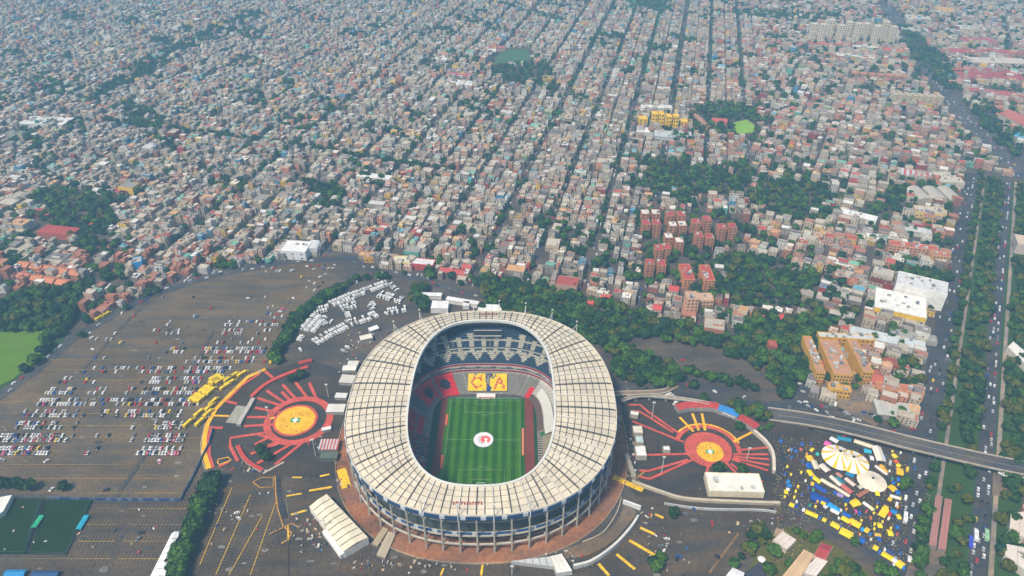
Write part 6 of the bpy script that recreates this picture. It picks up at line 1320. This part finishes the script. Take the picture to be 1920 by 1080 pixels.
RD_ = [(1545, 833, 1556, 838, 6, (.70, .12, .38), 3.5, 'pink inflatable roof behind the striped tent'), (1556, 824, 1570, 832, 5, (.7, .7, .7), 3.5, 'white awning behind the striped tent'), (1568, 824, 1594, 829, 5, (.02, .22, .34), 4, 'teal long fairground roof under the overpass'), (1600, 830, 1636, 842, 5, (.66, .56, .40), 4, 'cream long fairground booth beside the overpass'), (1618, 848, 1632, 851, 5, (.03, .35, .5), 4, 'sky blue ride right of the circus'), (1640, 845, 1650, 872, 8, (.66, .62, .54), 7, 'tall white slide tower right of the circus'),
       (1629, 862, 1636, 863, 5, (.7, .7, .7), 4, 'white cube booth beside the slide tower'), (1652, 862, 1658, 863, 6, (.01, .12, .42), 5, 'blue ride cabin beside the slide tower'), (1640, 876, 1663, 893, 3, (.66, .6, .55), 3, 'white slanting ride track above the cream tent'), (1650, 875, 1662, 890, 4, (.66, .38, .02), 3.2, 'ochre awning beside the ride track'), (1524, 868, 1531, 884, 5, (.64, .56, .42), 4, 'cream booth row inside the yellow stalls'), (1531, 858, 1532, 853, 3, (.05, .5, .4), 3.5, 'mint ride cabin left of the circus'),
       (1538, 875, 1552, 888, 6, (.66, .58, .50), 4, 'cream round booth below left of the circus'), (1538, 902, 1562, 916, 4, (.66, .60, .46), 3.6, 'cream long booth on the lower side of the fair'), (1556, 896, 1576, 914, 4, (.66, .60, .52), 3.6, 'pale ride platform in the fair'), (1568, 898, 1582, 912, 4, (.02, .17, .2), 3.6, 'dark teal ride roof in the fair'), (1576, 912, 1596, 928, 5, (.50, .12, .09), 3.8, 'salmon red striped ride roof in the fair'), (1562, 915, 1592, 934, 3.5, (.62, .55, .42), 3.4, 'cream ride fence roof below the salmon ride'),
       (1584, 900, 1602, 914, 4, (.66, .5, .44), 3.4, 'white and red small ride roof in the fair'), (1585, 890, 1600, 896, 4.5, (.01, .18, .36), 3.4, 'blue ride roof below the circus entrance'), (1608, 918, 1616, 914, 3.5, (.6, .55, .45), 3.2, 'small cream kiosk below the cream tent'), (1568, 890, 1578, 898, 4, (.42, .2, .14), 3.4, 'brown ride roof by the circus entrance'), (1606, 934, 1626, 922, 3.5, (.36, .14, .08), 3.2, 'rust coloured awning at the edge of the fair')]
for x0, y0_, x1, y1_, wd, col, h_, lb in RD_: gable_tent('fair_booth', lb, 'fair booth', (x0, y0_), (x1, y1_), wd, h_, col, 'booths and rides of the fair', eave=h_ * .7)
# crowd
pr = Acc(); pr.box(0, 0, 0, .34, .26, .85, 0, (.25, .25, .3)); pr.box(0, 0, .85, .46, .28, .6, 0, (1, 1, 1)); pr.box(0, 0, 1.45, .2, .22, .27, 0, (.2, .13, .09))
PT = (np.concatenate(pr.V), np.concatenate(pr.F), np.concatenate(pr.C)); P_ = []
for _ in range(3600):
    px, py = rng.uniform(1450, 1700), rng.uniform(815, 1062)
    if py > 812 + (px - 1450) * .2 and (px < 1520 or py < 950 + (px - 1500) * .62) and rng.random() < .9:
        x, y = G(px, py)
        if rng.random() < .5 and 1535 < px < 1650 and 840 < py < 925: continue
        P_.append((x, y, .6))
for (cx, cy, r_, n) in ((554, 800, 60, 30), (1331, 838, 60, 60), (1100, 1062, 30, 30), (520, 1000, 60, 60), (700, 1060, 90, 90), (640, 870, 20, 30), (1180, 900, 25, 50), (430, 730, 30, 40), (1230, 1000, 40, 30), (1180, 820, 14, 40)):
    for _ in range(n): x, y = G(cx + rng.normal() * r_ * .5, cy + rng.normal() * r_ * .35); P_.append((x, y, .6))
tn = [[(.8, .7, .1), (.1, .12, .4), (.5, .5, .5), (.08, .08, .09), (.45, .05, .05), (.12, .12, .14)][int(rng.choice(6, p=(.2, .2, .15, .25, .1, .1)))] for _ in P_]
cw = Acc(); cw.inst(PT, P_, rng.uniform(0, 6.28, len(P_)), np.full(len(P_), 1.0), tn); tag(cw.build('crowd', M_OBJ), kind='stuff')
r8 = np.random.default_rng(8); db = []
for cx, cy, sx, sy, n in ((590, 985, 35, 25, 110), (590, 1020, 40, 22, 60), (760, 1062, 110, 8, 90), (640, 905, 15, 15, 25), (610, 840, 20, 20, 40), (1190, 860, 14, 60, 90), (1210, 970, 12, 20, 30), (1380, 920, 60, 6, 40), (1185, 700, 25, 30, 60), (660, 700, 18, 60, 110), (440, 965, 80, 50, 60), (1060, 1050, 30, 12, 40), (150, 1010, 160, 60, 40), (1240, 1040, 40, 30, 60), (700, 640, 40, 20, 50), (470, 880, 30, 8, 40), (1400, 985, 40, 15, 40), (1155, 780, 10, 30, 40)):
    for _ in range(int(n * .45)):
        x, y = G(cx + r8.normal() * sx * .6, cy + r8.normal() * sy * .6)
        if inval(x - SX, y - SY, 121, 132, 2.35, 0) < 1: continue
        c = [(.6, .58, .54), (.35, .3, .24), (.08, .08, .09), (.5, .36, .2), (.45, .06, .04), (.03, .1, .3)][int(r8.choice(6, p=(.20, .30, .24, .12, .07, .07)))]
        db.append([x, y, .5, r8.uniform(.5, 2.8), r8.uniform(.5, 1.8), r8.uniform(.3, 1.6), r8.uniform(0, 3), *c, *c])
q_ = Acc(); q_.boxes(db); tag(q_.build('scattered_gear', M_OBJ), kind='stuff')
# tall white floodlight and flag poles
up_ = Uniq()
for px, py, h_ in [(616, 745, 16), (592, 855, 20), (1222, 785, 20), (1240, 888, 20), (505, 785, 14), (1400, 862, 14), (612, 1000, 16), (960, 1078, 10)]:
    root = empty('light_pole', (*G(px, py), 0)); a = Acc(); a.cyl(0, 0, 0, h_, .34, (.62, .62, .6), 8, .22); a.build('pole', M_OBJ, root); a = Acc(); a.box(0, 0, h_, 2.6, .8, 1.2, 0, (.62, .62, .6)); a.build('lamp_head', M_OBJ, root)
    up_.add(root, 'tall white floodlight pole ' + ('on the left plaza' if px < 640 and py < 870 else ('on the right plaza' if px > 1200 else 'on the lower asphalt')), *G(px, py))
up_.done('light pole', 'floodlight poles')
for k in range(14):
    s = -240 + k * 50; root = empty('street_lamp', (*corr(s, -7.5), 0), -R(31)); tag(root, None, None); a = Acc(); a.cyl(0, 0, 0, 9, .14, (.4, .4, .4), 6, .08); a.build('pole', M_OBJ, root); a = Acc(); a.bar((0, 0, 8.9), (-2.4, 0, 9.2), .12, (.4, .4, .4)); a.box(-2.5, 0, 9.1, .8, .35, .2, 0, (.5, .5, .5)); a.build('lamp_head', M_OBJ, root)
    tag(root, f"thin grey street lamp on the left avenue, {ordn(k)} from the near end", 'street lamp', 'street lamps of the left avenue')
# ---------------------------------------------------------------- haze
hz = Acc(); hz.box(0, 1500, -14, 30000, 30000, 520, 0, (.5, .5, .5)); hm = bpy.data.materials.new('haze'); hm.use_nodes = True
n_ = hm.node_tree.nodes; n_.clear(); ou = n_.new('ShaderNodeOutputMaterial'); pv = n_.new('ShaderNodeVolumePrincipled')
pv.inputs['Color'].default_value = (.34, .69, 1.0, 1); pv.inputs['Density'].default_value = .00025; pv.inputs['Anisotropy'].default_value = .0
hm.node_tree.links.new(pv.outputs[0], ou.inputs['Volume'])
ho = hz.build('haze', hm); ho['kind'] = 'stuff'
